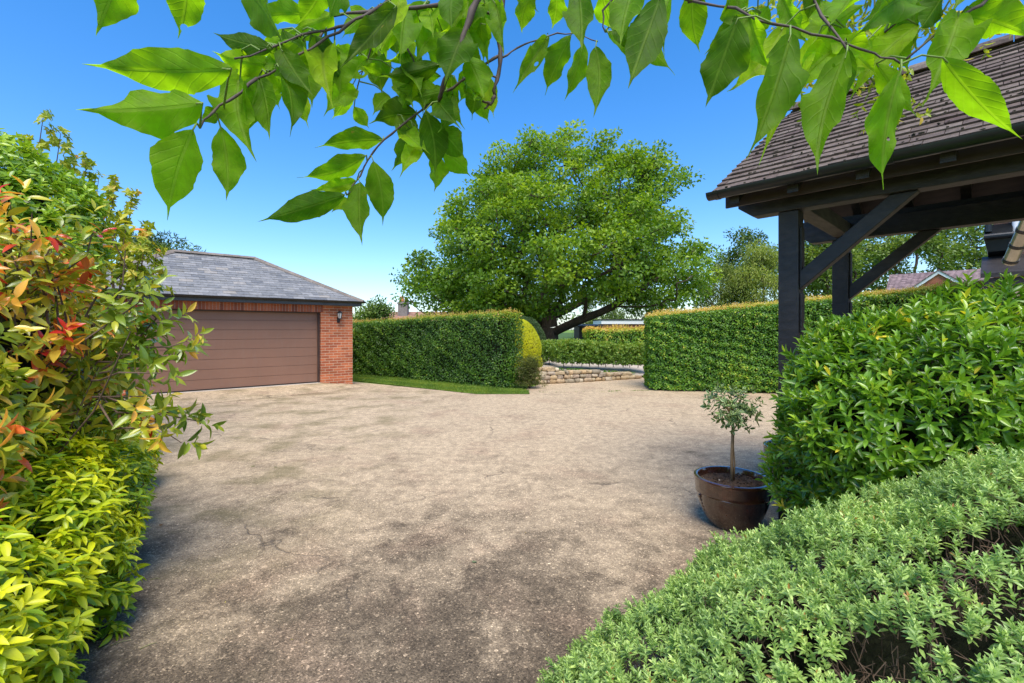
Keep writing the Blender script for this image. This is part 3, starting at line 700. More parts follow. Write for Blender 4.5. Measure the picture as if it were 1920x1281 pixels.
saplm = leaf_mat('hornbeam_sapling_leaf', [(0, (.03, .085, .015)), (.5, (.10, .22, .03)), (.85, (.24, .34, .06)), (1, (.40, .30, .12))], .42, .35)
def sapling_proto(seed, h=.86, wdt=.34):
    t = thing('hornbeam_sapling', (0, 0, 0), 'x', 'sapling')
    mb = MB(); rs = np.random.default_rng(seed); mb.tube([(0, 0, 0), (.01, .0, h*.4), (-.015, .01, h*.8), (0, 0, h)], [.014, .012, .009, .004], 6)
    st = []
    for i in range(9):
        z = h*(.20+.7*i/9); a = rs.uniform(0, 6.28); st.append((np.array([0, 0, z]), np.array([math.cos(a)*wdt*.8, math.sin(a)*.18, z+.1])))
        mb.tube([st[-1][0], st[-1][1]], [.006, .002], 4, cap=False)
    mb.build('trunk', twigdark, t)
    n = 520; P = np.column_stack([rs.uniform(-wdt, wdt, n), rs.normal(0, .13, n), h*rs.uniform(.16, 1.0, n)]); P = P[(np.abs(P[:, 0])/wdt)**2 + ((P[:, 2]/h-.60)/.46)**2 < 1.15]
    ax = rs.normal(size=P.shape) + np.array([0, -.2, .3])
    leaves_obj('foliage', [shoots(P, ax, 5, .06, .078, .054, (5, 50), tint=.48+.4*(P[:, 2]/h-.6), tvar=.14, kind='far', droop=.25)], saplm, t)
    return t
def dup(t, loc, rz, label=None, sc=1.0):
    c = t.copy(); C.objects.link(c); c.location = loc; c.rotation_euler = (0, 0, rz); c.scale = (sc, sc, sc)
    if label: c['label'] = label
    for ch in t.children:
        q = ch.copy(); C.objects.link(q); q.parent = c
        for g2 in ch.children:
            q2 = g2.copy(); C.objects.link(q2); q2.parent = q
    return c
sp = [sapling_proto(s) for s in (1, 2, 3)]
ORD = ['first', 'second', 'third', 'fourth', 'fifth', 'sixth', 'seventh', 'eighth', 'ninth', 'tenth', 'eleventh']
for s in sp:
    s['group'] = 'hornbeam saplings planted in a row above the stone wall'; s['label'] = 'slender hornbeam sapling with bare lower stem in the row above the wall'
slots = [(1058+i*15.5+rng.uniform(-2, 2)) for i in range(11)]
for i, x in enumerate(slots):
    Y = 14.9 + .11*i + .02*i; z = .47 - .0*i
    b = px(x, 0, Y); zb = .46 - max(0, (i-1))*.018
    loc = (b[0], Y, zb-.02); rz = rng.uniform(-.5, .5); sc_ = rng.uniform(.9, 1.06)
    lab = 'slender bare-stemmed hornbeam sapling above the stone wall, %s in the row counted from the left' % ORD[i]
    if i < 3: sp[i].location = loc; sp[i].rotation_euler = (0, 0, rz); sp[i]['label'] = lab
    else: dup(sp[i % 3], loc, rz, lab, sc_)
l0 = px(1030, 0, 15.6); o = dup(sp[0], (l0[0], 15.6, .45), 1.2, 'round bushy hornbeam sapling standing apart at the left end beside the golden topiary', .95)
del o['group']
hedge('hedge', px(1103, 0, 17.6)[:2], px(1245, 0, 17.9)[:2], .8, .5, 1.67, 1.69, hedgem2, 'low clipped hedge behind the sapling row and below the white fascia', dens=900, ll=.075, seed=6, tshift=.14, fringe=.6)

def tonal_shrub(name, ells, mat, label, cat, dens, ll, kind='far', tint=.5, tv=.12, k=5, sl_=.04, coremat=corem, corek=.82, up=.5, jit=.04, el=(5, 60), asp=.5, tipt=0, lumpk=.12, tshape='', away=.5):
    base = np.mean([e_[0] for e_ in ells], axis=0)*np.array([1, 1, 0]); t = thing(name, base, label, cat)
    P, N = ell_surface(ells, dens, away)
    P = P + N*(lump(P, 4, 11)*jit - rng.random(len(P))*jit)[:, None]
    A = N + np.array([0, 0, up]) + .35*rng.normal(size=N.shape)
    tn = tint + lumpk*lump(P, 3, 12) + rng.normal(0, tv*.5, len(P))
    leaves_obj('foliage', [shoots(P, A, k, sl_, ll, ll*asp, el, tint=tn, tvar=tv, kind=kind, tipt=tipt)], mat, t)
    core_obj(ells, coremat, t, corek)
    return t
goldm = leaf_mat('golden_leaf', [(0, (.32, .36, .01)), (.5, (.60, .60, .012)), (1, (.80, .76, .02))], .5, .3, tcol=(1.1, 1.1, .5), gain=(1, 1, 1))
darkg = leaf_mat('yew_leaf', [(0, (.012, .035, .01)), (.5, (.03, .075, .02)), (1, (.07, .14, .035))], .5, .2)
tonal_shrub('topiary_dome', [((.08, 14.95, .98), (.84, .84, 1.02)), ((.12, 14.95, .55), (.84, .84, .56))], goldm, 'bright golden yellow clipped dome topiary at the end of the hedge', 'topiary', 1500, .035, tint=.55, coremat=plain('golden_inside', (.22, .2, .02), .9), corek=.95, jit=.015, lumpk=.2, asp=.6)
tonal_shrub('topiary_dome', [((.42, 16.6, 1.0), (.82, .8, 1.10)), ((.42, 16.6, .6), (.80, .8, .6))], darkg, 'dark green clipped dome topiary half hidden behind the golden one', 'topiary', 900, .05, tint=.5, corek=.94, jit=.02)
t = thing('shrub', (.50, 12.75, 0), 'narrow dusky shrub with drooping slim leaves at the right foot of the long hedge', 'shrub')
P = np.column_stack([.50+rng.normal(0, .13, 420), 12.75+rng.normal(0, .13, 420), rng.uniform(.08, .78, 420)])
ax = unit(P - np.array([.50, 12.75, .1])) + np.array([0, 0, .25])
leaves_obj('foliage', [shoots(P, ax, 8, .16, .10, .016, (15, 60), tint=.35, tvar=.18, kind='far', droop=.7)], leaf_mat('dusky_leaf', [(0, (.03, .05, .015)), (.5, (.10, .14, .045)), (1, (.24, .27, .10))], .5, .3), t)
twigs_mb([(.50, 12.75, 0)]*14, P[:14]+0, .008, .003).build('branches', twigdark, t, local=False)
# shed, rail fence, low brick building
t = thing('shed', px(1107, 650, 26)*np.array([1, 1, 0])+np.array([0, 0, .6]), 'small black timber shed beyond the oak limb', 'shed')
mb = MB(); a = px(1086, 0, 26); b = px(1128, 0, 26); mb.box((a[0], 26, .3), (b[0], 28.2, 1.82))
for i in range(13): xx = a[0]+(b[0]-a[0])*i/13; mb.box((xx+.01, 25.975, .31), (xx+(b[0]-a[0])/13-.01, 25.998, 1.77))
mb.build('wall', blacktimber, t, local=False)
mb = MB(); mb.hexa([(a[0]-.1, 25.85, 1.78), (b[0]+.1, 25.85, 1.78), (b[0]+.1, 28.3, 1.9), (a[0]-.1, 28.3, 1.9), (a[0]-.1, 25.85, 1.86), (b[0]+.1, 25.85, 1.86), (b[0]+.1, 28.3, 1.98), (a[0]-.1, 28.3, 1.98)]); mb.build('roof', blacktimber, t, local=False)
t = thing('outbuilding', px(1170, 0, 42)*np.array([1, 1, 0])+np.array([0, 0, .6]), 'flat roofed red brick outbuilding with white fascia behind the low hedge', 'building')
a = px(1130, 0, 42)[0]; mb = MB(); mb.box((a, 42, .3), (a+10, 46, 2.15)); mb.build('wall', brickfar, t, local=False)
mb = MB(); mb.box((a-.15, 41.85, 2.153), (a+10.1, 46.1, 2.50)); mb.build('fascia', whiteplastic, t, local=False)
mb = MB(); mb.box((a-.2, 41.8, 2.503), (a+10.2, 46.2, 2.60)); mb.build('roof', plain('roof_felt', (.03, .03, .035), .8), t, local=False)
t = thing('rail_fence', (2.3, 21.5, .55), 'weathered grey rail fence crossing behind the oak trunk', 'fence')
mb = MB()
for z in (.72, .98): mb.box((1.2, 21.5, z), (5.2, 21.54, z+.09))
mb.build('rail', plain('weathered_wood', (.12, .10, .085), .85), t, local=False)
for x in (1.3, 2.6, 3.9, 5.1):
    mb = MB(); mb.box((x, 21.542, .4), (x+.1, 21.64, 1.12)); mb.build('post', bpy.data.materials['weathered_wood'], t, local=False)

# ------------------------------------------------------------------ trees
def grow_tree(name, base, limbs, clumps, label, leafm, cat='tree', nleaf=180, cr=(.9, .9, .6), ll=.14, r0=.02, trunk_r=None, kind='far', rexp=.45, tint=.5, tv=.13, droop=.1, barkm=bark, asp=.62, flare=1.35, group=None, seed=0, cmax=1.0):
    """limbs: list of polylines (np arrays) rooted at base; clumps: foliage centres joined to the nearest wood"""
    nodes = []; par = []
    def addn(p, q): nodes.append(np.array(p, float)); par.append(q); return len(nodes)-1
    root = addn(base, -1); last = {}
    for pl in limbs:
        # attach at nearest existing node to first point
        d = [np.linalg.norm(n_-pl[0]) for n_ in nodes]; cur = int(np.argmin(d)); 
        for p in pl:
            a = nodes[cur]; dist = np.linalg.norm(p-a); k = max(1, int(dist/.7))
            for i in range(1, k+1): cur = addn(a+(np.array(p)-a)*i/k + (rng.normal(0, .05*min(1, dist), 3) if i < k else 0), cur)
    nl0 = len(nodes)
    fork = nodes[min(len(nodes)-1, 4)]
    order = np.argsort(np.linalg.norm(clumps-fork, axis=1))
    for ci in order:
        c = clumps[ci]; A_ = np.array(nodes); dv = c-A_; dist = np.linalg.norm(dv, axis=1)
        outward = np.linalg.norm(c-fork) - np.linalg.norm(A_-fork, axis=1)
        cost = dist + np.where(outward < .1, 2.5, 0) + np.where(dv[:, 2] < -.2*dist, 1.0, 0); cost[:2] += 3
        j = int(np.argmin(cost)); a = nodes[j]; L_ = dist[j]; k = max(2, int(L_/.45)); cur = j
        bend = rng.normal(0, .10*L_, 3) + np.array([0, 0, -.08*L_])
        for i in range(1, k+1):
            t_ = i/k; cur = addn(a + (c-a)*t_ + bend*math.sin(math.pi*t_), cur)
    n = len(nodes); cnt = np.zeros(n); child = np.zeros(n)
    for i in range(n-1, 0, -1): cnt[i] += (1 if child[i] == 0 else 0); cnt[par[i]] += cnt[i]; child[par[i]] += 1
    rad = r0*np.maximum(cnt, 1)**rexp
    if trunk_r: rad = rad*np.clip(trunk_r/rad[0], .2, 3) if rad[0] > 0 else rad
    rad = np.maximum(rad, r0*.7)
    A_ = np.array(nodes); pa = np.array(par[1:]); ch = np.arange(1, n)
    p0, p1 = A_[pa], A_[ch]; ra = np.minimum(rad[pa], rad[ch]*1.35); rb = rad[ch]
    ra = np.where(pa == 0, rad[0]*flare, ra)
    d = unit(p1-p0); up = np.where(np.abs(d[:, 2:3]) > .9, np.array([[1., 0, 0]]), np.array([[0, 0, 1.]])); s = unit(np.cross(d, up)); u = np.cross(s, d)
    K = 7; an = np.arange(K)*2*np.pi/K; ring = np.cos(an)[None, :, None]*s[:, None]+np.sin(an)[None, :, None]*u[:, None]
    V = np.concatenate([p0[:, None]+ring*ra[:, None, None], (p1+d*0.02)[:, None]+ring*rb[:, None, None]], 1).reshape(-1, 3)
    q = np.array([[j, (j+1) % K, K+(j+1) % K, K+j] for j in range(K)]).ravel()
    loops = (q[None]+(np.arange(n-1)*2*K)[:, None]).ravel()
    t = thing(name, base, label, cat, group=group)
    mesh_np('trunk', V, loops, np.full((n-1)*K, 4), barkm, t, smooth=True)
    m_ = len(clumps); ct = tint + .16*lump(clumps, .7, seed+3) + rng.normal(0, .11, m_)
    size = rng.uniform(.7, 1.2, m_)*cmax
    k = nleaf; off = rnd(m_*k).reshape(m_, k, 3)*(rng.random((m_, k, 1))**.42)
    off[..., 2] = off[..., 2] + .12
    P = clumps[:, None]+off*np.array(cr)*size[:, None, None]
    P = P.reshape(-1, 3); on = unit(off.reshape(-1, 3))
    D = on*.7 + rnd(len(P))*.9 + np.array([0, 0, -droop]); N = on*.5+np.array([0, 0, .8])+.5*rng.normal(size=P.shape)
    tn = np.repeat(ct, k)+rng.normal(0, tv, len(P)) + .13*off[..., 2].ravel()
    leaves_obj('crown', [leaves_arrays(P, D, N, ll*rng.uniform(.6, 1.25, len(P)), ll*asp*rng.uniform(.7, 1.2, len(P)), np.clip(tn, 0, 1), kind)], leafm, t)
    return t
def crown_pts(n, cx, cy, prof, shell=.6, ratio=.9, seed=0, mind=0.0, ymul=1.0):
    """prof: list (z, left, right) in world x; clump centres with the silhouettes's width at every height"""
    r = np.random.default_rng(seed); zs = np.array([p[0] for p in prof]); Ls = np.array([p[1] for p in prof]); Rs = np.array([p[2] for p in prof])
    o = []; zr = np.sort(zs); tries = 0
    while len(o) < n and tries < n*60:
        tries += 1
        z = r.uniform(zr[0], zr[-1]); L_ = np.interp(z, zs, Ls); R_ = np.interp(z, zs, Rs); w_ = (R_-L_)/2
        if r.random() > (w_/((Rs-Ls).max()/2))**1.3: continue
        rr = (shell + (1-shell)*r.random()) if r.random() < .8 else r.random()**.5
        a = r.uniform(0, 2*math.pi); p = np.array([(L_+R_)/2 + math.cos(a)*w_*rr, cy + math.sin(a)*w_*rr*ratio, z])
        if mind and len(o) and np.min(np.linalg.norm(np.array(o)-p, axis=1)) < mind: continue
        o.append(p)
    return np.array(o)
OY = 25.0; q = lambda x, y, dy=0.0: px(x, y, OY+dy)
prof = [(590, 845, 1195), (570, 775, 1270), (540, 775, 1305), (500, 785, 1318), (450, 808, 1305), (400, 840, 1280), (350, 890, 1262), (310, 928, 1240), (285, 950, 1190), (268, 985, 1130)]
prof = [(q(0, y)[2], q(a, 0)[0], q(b, 0)[0]) for y, a, b in prof][::-1]; prof = sorted(prof)
cl = crown_pts(720, 0, OY+.5, prof, .60, .92, 5, .44); cl = cl[lump(cl, .75, 42) > -.42]
extra = [q(x, y, dy) for x, y, dy in ((1270, 330, 0), (1285, 335, 1), (1262, 345, -1), (925, 300, -1), (940, 280, 0), (1000, 265, 0), (1060, 258, 1), (1120, 272, -1), (760, 520, 0), (768, 560, -2), (1320, 480, 0), (1325, 520, -1), (945, 610, -4), (985, 590, -3), (965, 590, -3), (1200, 575, -2), (1290, 555, 0), (1070, 560, -3), (1010, 560, -3), (900, 590, -3), (812, 588, -2), (850, 582, -3), (890, 583, 0), (930, 578, -2), (800, 560, 1), (840, 562, -2), (1308, 548, -1), (1280, 565, -2), (1250, 560, -3), (775, 500, 1))]
# leave some holes of sky in the upper right and middle
hol = [(1150, 385, 8), (1210, 440, 4), (1080, 360, 4), (960, 380, 4)]
pxs = 960 + F*cl[:, 0]/cl[:, 1]; pys = HY - F*(cl[:, 2]-CAM_Z)/cl[:, 1]
keep = ~((pxs > 1080) & (pxs < 1240) & (pys > 560))
for hx, hy, hr in hol: keep &= ((pxs-hx)**2+(pys-hy)**2 > (hr+10)**2) 
cl = np.concatenate([cl[keep], np.array(extra)])
base = np.array([1.95, OY, .45])
limbs = [[q(1025, 640), q(1026, 615), q(1022, 590), q(1018, 560, .5), q(1030, 500, 1), q(1040, 440, 1), q(1050, 380, .5)],
         [q(1028, 628), q(1050, 617, -.5), q(1085, 601, -1), q(1125, 586, -1.5), q(1150, 574, -1.7), q(1200, 548, -2), q(1245, 515, -2)],
         [q(1140, 579, -1.6), q(1120, 560, -2), q(1110, 530, -2.4), q(1085, 505, -2.6)],
         [q(1020, 575, .4), q(1075, 520, 1), q(1120, 470, 1), q(1150, 410, .6), q(1170, 360, .4)],
         [q(1120, 470, 1), q(1190, 430, .5), q(1225, 380, 0)],
         [q(1020, 580, .4), q(970, 540, -.5), q(920, 500, -1), q(870, 470, -1)],
         [q(1030, 500, 1), q(980, 440, 1), q(950, 380, .5)],
         [q(1022, 600, 0), q(960, 580, 2), q(880, 540, 3)], [q(1022, 600, 0), q(1100, 560, 3), q(1200, 510, 4)]]
tr = grow_tree('oak_tree', base, limbs, cl, 'huge spreading oak tree with a wide domed crown and low leaning limb', oakm, nleaf=165, cr=(.84, .84, .50), ll=.205, r0=.012, rexp=.58, trunk_r=.66, seed=1, kind='far', asp=.66)

def simple_tree(x0, x1, ytop, ybot, Y, label, mat, n=70, nleaf=110, ll=.3, name='tree', seed=0, cr=1.1, tint=.5, zb=0.0, shell=.5, shape=None, barkm=bark, droop=.1, trunk_r=.25, flat=.75, group=None, asp=.6, cat='tree'):
    a, b = px(x0, 0, Y)[0], px(x1, 0, Y)[0]; zt, zl = px(0, ytop, Y)[2], px(0, ybot, Y)[2]; c = (a+b)/2; hw = (b-a)/2
    if shape is None: shape = [(0, .55), (.2, .9), (.45, 1), (.7, .85), (.88, .55), (1, .18)]
    prof = [(zl+(zt-zl)*t_, c-hw*w_, c+hw*w_) for t_, w_ in shape]
    cl = crown_pts(n, c, Y, prof, shell, .9, seed); base = np.array([c, Y, zb])
    limbs = [[np.array([c, Y, zl]), np.array([c+.05*hw, Y, zl+(zt-zl)*.4]), np.array([c, Y, zl+(zt-zl)*.8])]]
    return grow_tree(name, base, limbs, cl, label, mat, nleaf=nleaf, cr=(cr, cr, cr*flat), ll=ll, r0=.02, trunk_r=trunk_r, tint=tint, seed=seed, barkm=barkm, droop=droop, group=group, asp=asp, cat=cat)
whitebark = plain('birch_bark', (.42, .40, .36), .8, nscale=12, namp=.4)
simple_tree(1338, 1460, 440, 545, 40, 'pale stemmed birch tree with airy crown right of the oak', treeg, n=60, nleaf=120, ll=.26, name='birch_tree', seed=3, cr=.95, barkm=whitebark, trunk_r=.16, tint=.32)
simple_tree(1300, 1400, 500, 600, 33, 'soft grey-green willow bush at the foot of the birch', willowm, n=60, nleaf=120, ll=.24, name='willow_tree', seed=4, cr=.8, droop=.9, tint=.35, asp=.3, trunk_r=.12)
simple_tree(1385, 1475, 462, 580, 31, 'yellow-green weeping willow beside the near porch post', willowm, n=60, nleaf=130, ll=.24, name='willow_tree', seed=5, cr=.8, droop=1.1, tint=.62, asp=.28, trunk_r=.12)
simple_tree(1590, 1835, 395, 560, 48, 'broad leafy tree rising behind the tiled farmhouse roof', treeg, n=110, nleaf=170, ll=.36, seed=6, cr=1.4, tint=.55, trunk_r=.4)
simple_tree(1485, 1610, 420, 560, 42, 'rounded bright green tree seen between the two porch posts', treeg, n=80, nleaf=140, ll=.33, seed=7, cr=1.2, tint=.72)
simple_tree(665, 730, 565, 625, 34, 'small garden tree just right of the garage roof', treeg, n=34, nleaf=110, ll=.22, seed=8, cr=.75, tint=.5, trunk_r=.1)
simple_tree(700, 745, 580, 640, 52, 'small round tree beside the brick chimney', treeg, n=34, nleaf=110, ll=.22, seed=9, cr=.75, tint=.38, trunk_r=.1)
simple_tree(1080, 1175, 545, 650, 52, 'bushy tree glimpsed below the oak limb', treeg, n=60, nleaf=120, ll=.26, seed=10, cr=1.1, tint=.6, trunk_r=.15)
simple_tree(1160, 1265, 540, 650, 50, 'darker bushy tree behind the brick outbuilding', treeg, n=60, nleaf=120, ll=.26, seed=11, cr=1.1, tint=.4, trunk_r=.15)
simple_tree(1845, 1885, 458, 520, 30, 'sparse twiggy treetop between farmhouse roof and brick gable', treeg, n=9, nleaf=40, ll=.2, seed=12, cr=.45, tint=.3, trunk_r=.06)
simple_tree(870, 985, 585, 650, 38, 'dark bushy tree beyond the end of the long hedge', treeg, n=34, nleaf=110, ll=.25, seed=21, cr=.9, tint=.25, trunk_r=.12)
# conifer behind garage
t = simple_tree(250, 372, 443, 560, 19, 'dark feathery conifer showing over the left end of the garage ridge', darkg, n=60, nleaf=160, ll=.2, name='conifer_tree', seed=13, cr=.55, tint=.75, shape=[(0, 1), (.5, .95), (.8, .85), (.93, .6), (1, .2)], flat=.35, asp=.22, trunk_r=.14)
# maple saplings behind the photinia, upright leafy shoots
maplem = leaf_mat('maple_leaf', [(0, (.06, .11, .015)), (.5, (.16, .26, .025)), (.85, (.32, .38, .05)), (1, (.42, .25, .06))], .45, .42)
t = thing('maple_tree', (-6.6, 7.6, 0), 'young field maple with thin upright leafy shoots above the left border', 'tree')
tipp = [(68, 213, 7.4), (100, 250, 7.6), (150, 296, 7.5), (203, 338, 7.6), (235, 362, 7.7), (262, 425, 7.4), (30, 262, 7.8), (172, 330, 8.0), (120, 292, 7.9), (225, 405, 7.3), (188, 392, 7.2), (250, 455, 7.2), (280, 470, 7.3)]
mb = MB(); Ps = []; As = []
for x, y, Y in tipp:
    tp = px(x+14, y, Y); b0 = np.array([-6.6, 7.6, .9]) + rng.normal(0, .12, 3); mid = (tp*.6+b0*.4)+np.array([0, 0, .05]); mid2 = tp + np.array([-.10, 0, -.7])
    mb.tube([b0, mid, mid2, tp], [.03, .018, .011, .004], 5, cap=False)
    for s in np.linspace(0, 1, 20):
        p = mid*(1-s)**2 + 2*mid2*s*(1-s) + tp*s*s; a = rnd(1)[0]; a[2] = abs(a[2])*.5
        Ps.append(p + a*.20*(1.2-s)*rng.random()*2); As.append(a+np.array([0, 0, .4]))
mb.tube([(-6.6, 7.6, 0), (-6.6, 7.6, 1.2)], [.06, .04], 8)
mb.build('trunk', twigm, t, local=False, smooth=True)
Ps = np.array(Ps); As = np.array(As)
a1 = shoots(Ps, As, 5, .05, .125, .125, (0, 40), tint=.68, tvar=.15, kind='lobed', droop=.35)
leaves_obj('crown', [a1], maplem, t)

# ------------------------------------------------------------------ houses in the distance
t = thing('house', px(765, 618, 45)*np.array([1, 1, 0]), 'distant cottage with clay roof and stone chimney showing over the long hedge', 'house')
HX = px(757, 0, 45)[0]
mb = MB(); mb.box((HX-3, 43, 0), (HX+9, 49, 2.45)); mb.build('wall', brickfar, t, local=False)
mb = MB(); mb.add([(HX-3.3, 42.7, 2.4), (HX+9.3, 42.7, 2.4), (HX+9.3, 49.3, 2.4), (HX-3.3, 49.3, 2.4), (HX-1.2, 46, 3.45), (HX+7.5, 46, 3.45)], [(0,1,5,4), (1,2,5), (2,3,4,5), (3,0,4), (3,2,1,0)])
tilefar = plain('far_clay_tile', (.30, .155, .10), .85, nscale=6, namp=.35, bump=.6, bd=.05, stretch=(1, 1, 3))
roof2 = mb.build('roof', tilefar, t, local=False)
mb = MB(); mb.box((HX-.45, 44.5, 2.6), (HX+.45, 45.3, 4.15)); mb.box((HX-.52, 44.43, 4.152), (HX+.52, 45.37, 4.30)); mb.box((HX-.45, 44.5, 4.302), (HX+.45, 45.3, 4.38)); ch = mb.build('chimney', plain('chimney_stone', (.21, .18, .16), .9, nscale=6, namp=.3), roof2, local=False)
mb = MB(); mb.lathe([(.26, 4.385), (.24, 4.55), (.20, 4.82), (.24, 4.86), (.22, 4.9)], (HX-.18, 44.9, 0), 14); mb.lathe([(.2, 4.385), (.17, 4.75), (.2, 4.8)], (HX+.28, 44.9, 0), 14); mb.build('chimney_pot', plain('terracotta', (.55, .22, .07), .8), ch, local=False, smooth=True)

t = thing('house', px(1765, 618, 30)*np.array([1, 1, 0]), 'long farmhouse with weathered mauve tile roof and small white-edged gable', 'house')
m = NT('mauve_tile'); oc = m.tc(); sp_ = m.n('ShaderNodeSeparateXYZ'); m.l(oc, sp_.inputs[0]); cb = m.n('ShaderNodeCombineXYZ'); m.l(sp_.outputs[0], cb.inputs[0]); m.l(m.math('MULTIPLY', sp_.outputs[2], 1.5), cb.inputs[1])
bt = m.n('ShaderNodeTexBrick'); m.l(cb.outputs[0], bt.inputs[0]); bt.inputs['Scale'].default_value = 1; bt.inputs['Brick Width'].default_value = .2; bt.inputs['Row Height'].default_value = .13; bt.inputs['Mortar Size'].default_value = .012
bt.inputs['Color1'].default_value = (.27, .19, .18, 1); bt.inputs['Color2'].default_value = (.16, .11, .11, 1); bt.inputs['Mortar'].default_value = (.05, .035, .035, 1)
c_ = m.mix(1.0, bt.outputs[0], m.ramp(m.noise(oc, 5, 5, .7), [(.3, .6), (.7, 1.5)]), 'MULTIPLY'); mauve = m.done(m.pbr(c_, .85, spec=.3))
A1 = px(1668, 516, 32); A2 = px(1900, 502, 27.8); dirr = unit((A2-A1)*np.array([1, 1, 0])); nf = np.array([dirr[1], -dirr[0], 0])
zr = 5.5; e1 = A1+nf*2.6; e2 = A2+nf*2.6; f1_ = A1-nf*2.6; f2_ = A2-nf*2.6; ez = 3.7
mb = MB(); V = []
for p, z in ((e1, ez), (e2, ez), (A2, zr), (A1, zr), (f1_, ez), (f2_, ez)): V.append((p[0], p[1], z))
mb.add(V, [(0,1,2,3), (5,4,3,2), (0,3,4), (1,5,2), (4,5,1,0)]); mb.build('roof', mauve, t, local=False)
mb = MB(); w1, w2, w3, w4 = e1-nf*.3, e2-nf*.3, f2_+nf*.3, f1_+nf*.3
mb.hexa([(p[0], p[1], 0) for p in (w1, w2, w3, w4)]+[(p[0], p[1], ez-.02) for p in (w1, w2, w3, w4)]); mb.build('wall', brickfar, t, local=False)
gc = px(1760, 0, 27.0); gc = np.array([gc[0], gc[1], 0]); ap, hw, gb = 5.05, .95, 4.28
s0 = gc; 
def gq(a, z, b=0): p = s0 + dirr*a + nf*b; return (p[0], p[1], z)
mb = MB(); mb.add([gq(-hw, 3.4), gq(hw, 3.4), gq(hw, gb), gq(0, ap), gq(-hw, gb), gq(-hw, 3.4, -3), gq(hw, 3.4, -3), gq(hw, gb, -3), gq(0, ap, -3), gq(-hw, gb, -3)], [(0,1,2,3,4), (5,9,8,7,6), (0,4,9,5), (1,6,7,2)])
mb.build('gable', brickfar, t, local=False)
mb = MB(); mb.bar(gq(-hw*1.25, gb-.19, .06), gq(0.02, ap+.02, .06), .08, .15); mb.bar(gq(hw*1.25, gb-.19, .07), gq(-.02, ap+.02, .07), .08, .15); mb.build('bargeboard', whiteplastic, t, local=False)
mb = MB(); mb.hexa([gq(-hw*1.3, gb-.15, .15), gq(0, ap+.1, .15), gq(0, ap+.1, -3), gq(-hw*1.3, gb-.15, -3), gq(-hw*1.3, gb-.08, .15), gq(0, ap+.17, .15), gq(0, ap+.17, -3), gq(-hw*1.3, gb-.08, -3)])
mb.hexa([gq(0, ap+.101, .15), gq(hw*1.3, gb-.15, .15), gq(hw*1.3, gb-.15, -3), gq(0, ap+.101, -3), gq(0, ap+.171, .15), gq(hw*1.3, gb-.08, .15), gq(hw*1.3, gb-.08, -3), gq(0, ap+.171, -3)]); mb.build('gable_roof', mauve, t, local=False)

# brick house at the right edge
NY = 9.0
hc = px(1862, 618, NY); hc[2] = 0; HA = math.atan2(-.7306, .6828)
h = thing('house', hc, 'brick house corner with dark eaves and white downpipes at the right edge', 'house', rz=HA)
mb = MB(); mb.box((0, 0, 0), (6, 6, 4.55)); mb.build('wall', brick_mat('buff_brick', (.36, .19, .12), (.24, .13, .09), (.42, .34, .26)), h)
mb = MB(); mb.hexa([(-.30, -.42, 4.62), (6.3, -.42, 4.62), (6.3, 3, 6.9), (-.30, 3, 6.9), (-.30, -.42, 4.70), (6.3, -.42, 4.70), (6.3, 3, 6.98), (-.30, 3, 6.98)])
mb.build('roof', claym, h)
mb = MB(); mb.box((-.28, -.40, 4.552), (6.2, -.37, 4.615)); mb.build('fascia', blacktimber, h)
mb = MB(); mb.hexa([(-.07, -.30, 3.16), (.22, -.30, 3.16), (.22, -.003, 3.10), (-.07, -.003, 3.10), (-.12, -.34, 3.42), (.26, -.34, 3.42), (.26, -.003, 3.72), (-.12, -.003, 3.72)])
mb.tube([(-.12, -.38, 3.44), (.28, -.38, 3.44)], .055, 10); mb.tube([(-.06, -.20, 3.56), (-.06, -.20, 3.80)], .05, 10); mb.build('hopper', blackplastic, h)
for xx in (.30, .55):
    mb = MB(); mb.tube([(xx, -.06, 4.5), (xx, -.06, 2.2)], .05, 12); mb.build('downpipe', whiteplastic, h, smooth=True)
mb = MB(); mb.hexa([(-.15, -1.3, 2.58), (4, -1.3, 2.58), (4, -.003, 3.02), (-.15, -.003, 3.02), (-.15, -1.3, 2.66), (4, -1.3, 2.66), (4, -.003, 3.10), (-.15, -.003, 3.10)])
mb.box((-.10, -1.25, 2.40), (4, -1.2, 2.575)); mb.build('porch_roof', blacktimber, h)
mb = MB(); pA = px(1893, 492, 7.0); pB = px(1937, 395, 6.4); mb.tube([pA, pB], .085, 18); autosmooth(mb.build('flue_pipe', plain('brushed_metal', (.42, .40, .34), .28, metal=.8, nscale=6), h, local=False))
mb = MB()
for q_ in (.03, .33, .63): mb.tube([pA+(pB-pA)*q_, pA+(pB-pA)*(q_+.05)], .093, 18)
mb.build('clamp', blackmetal, h, local=False)

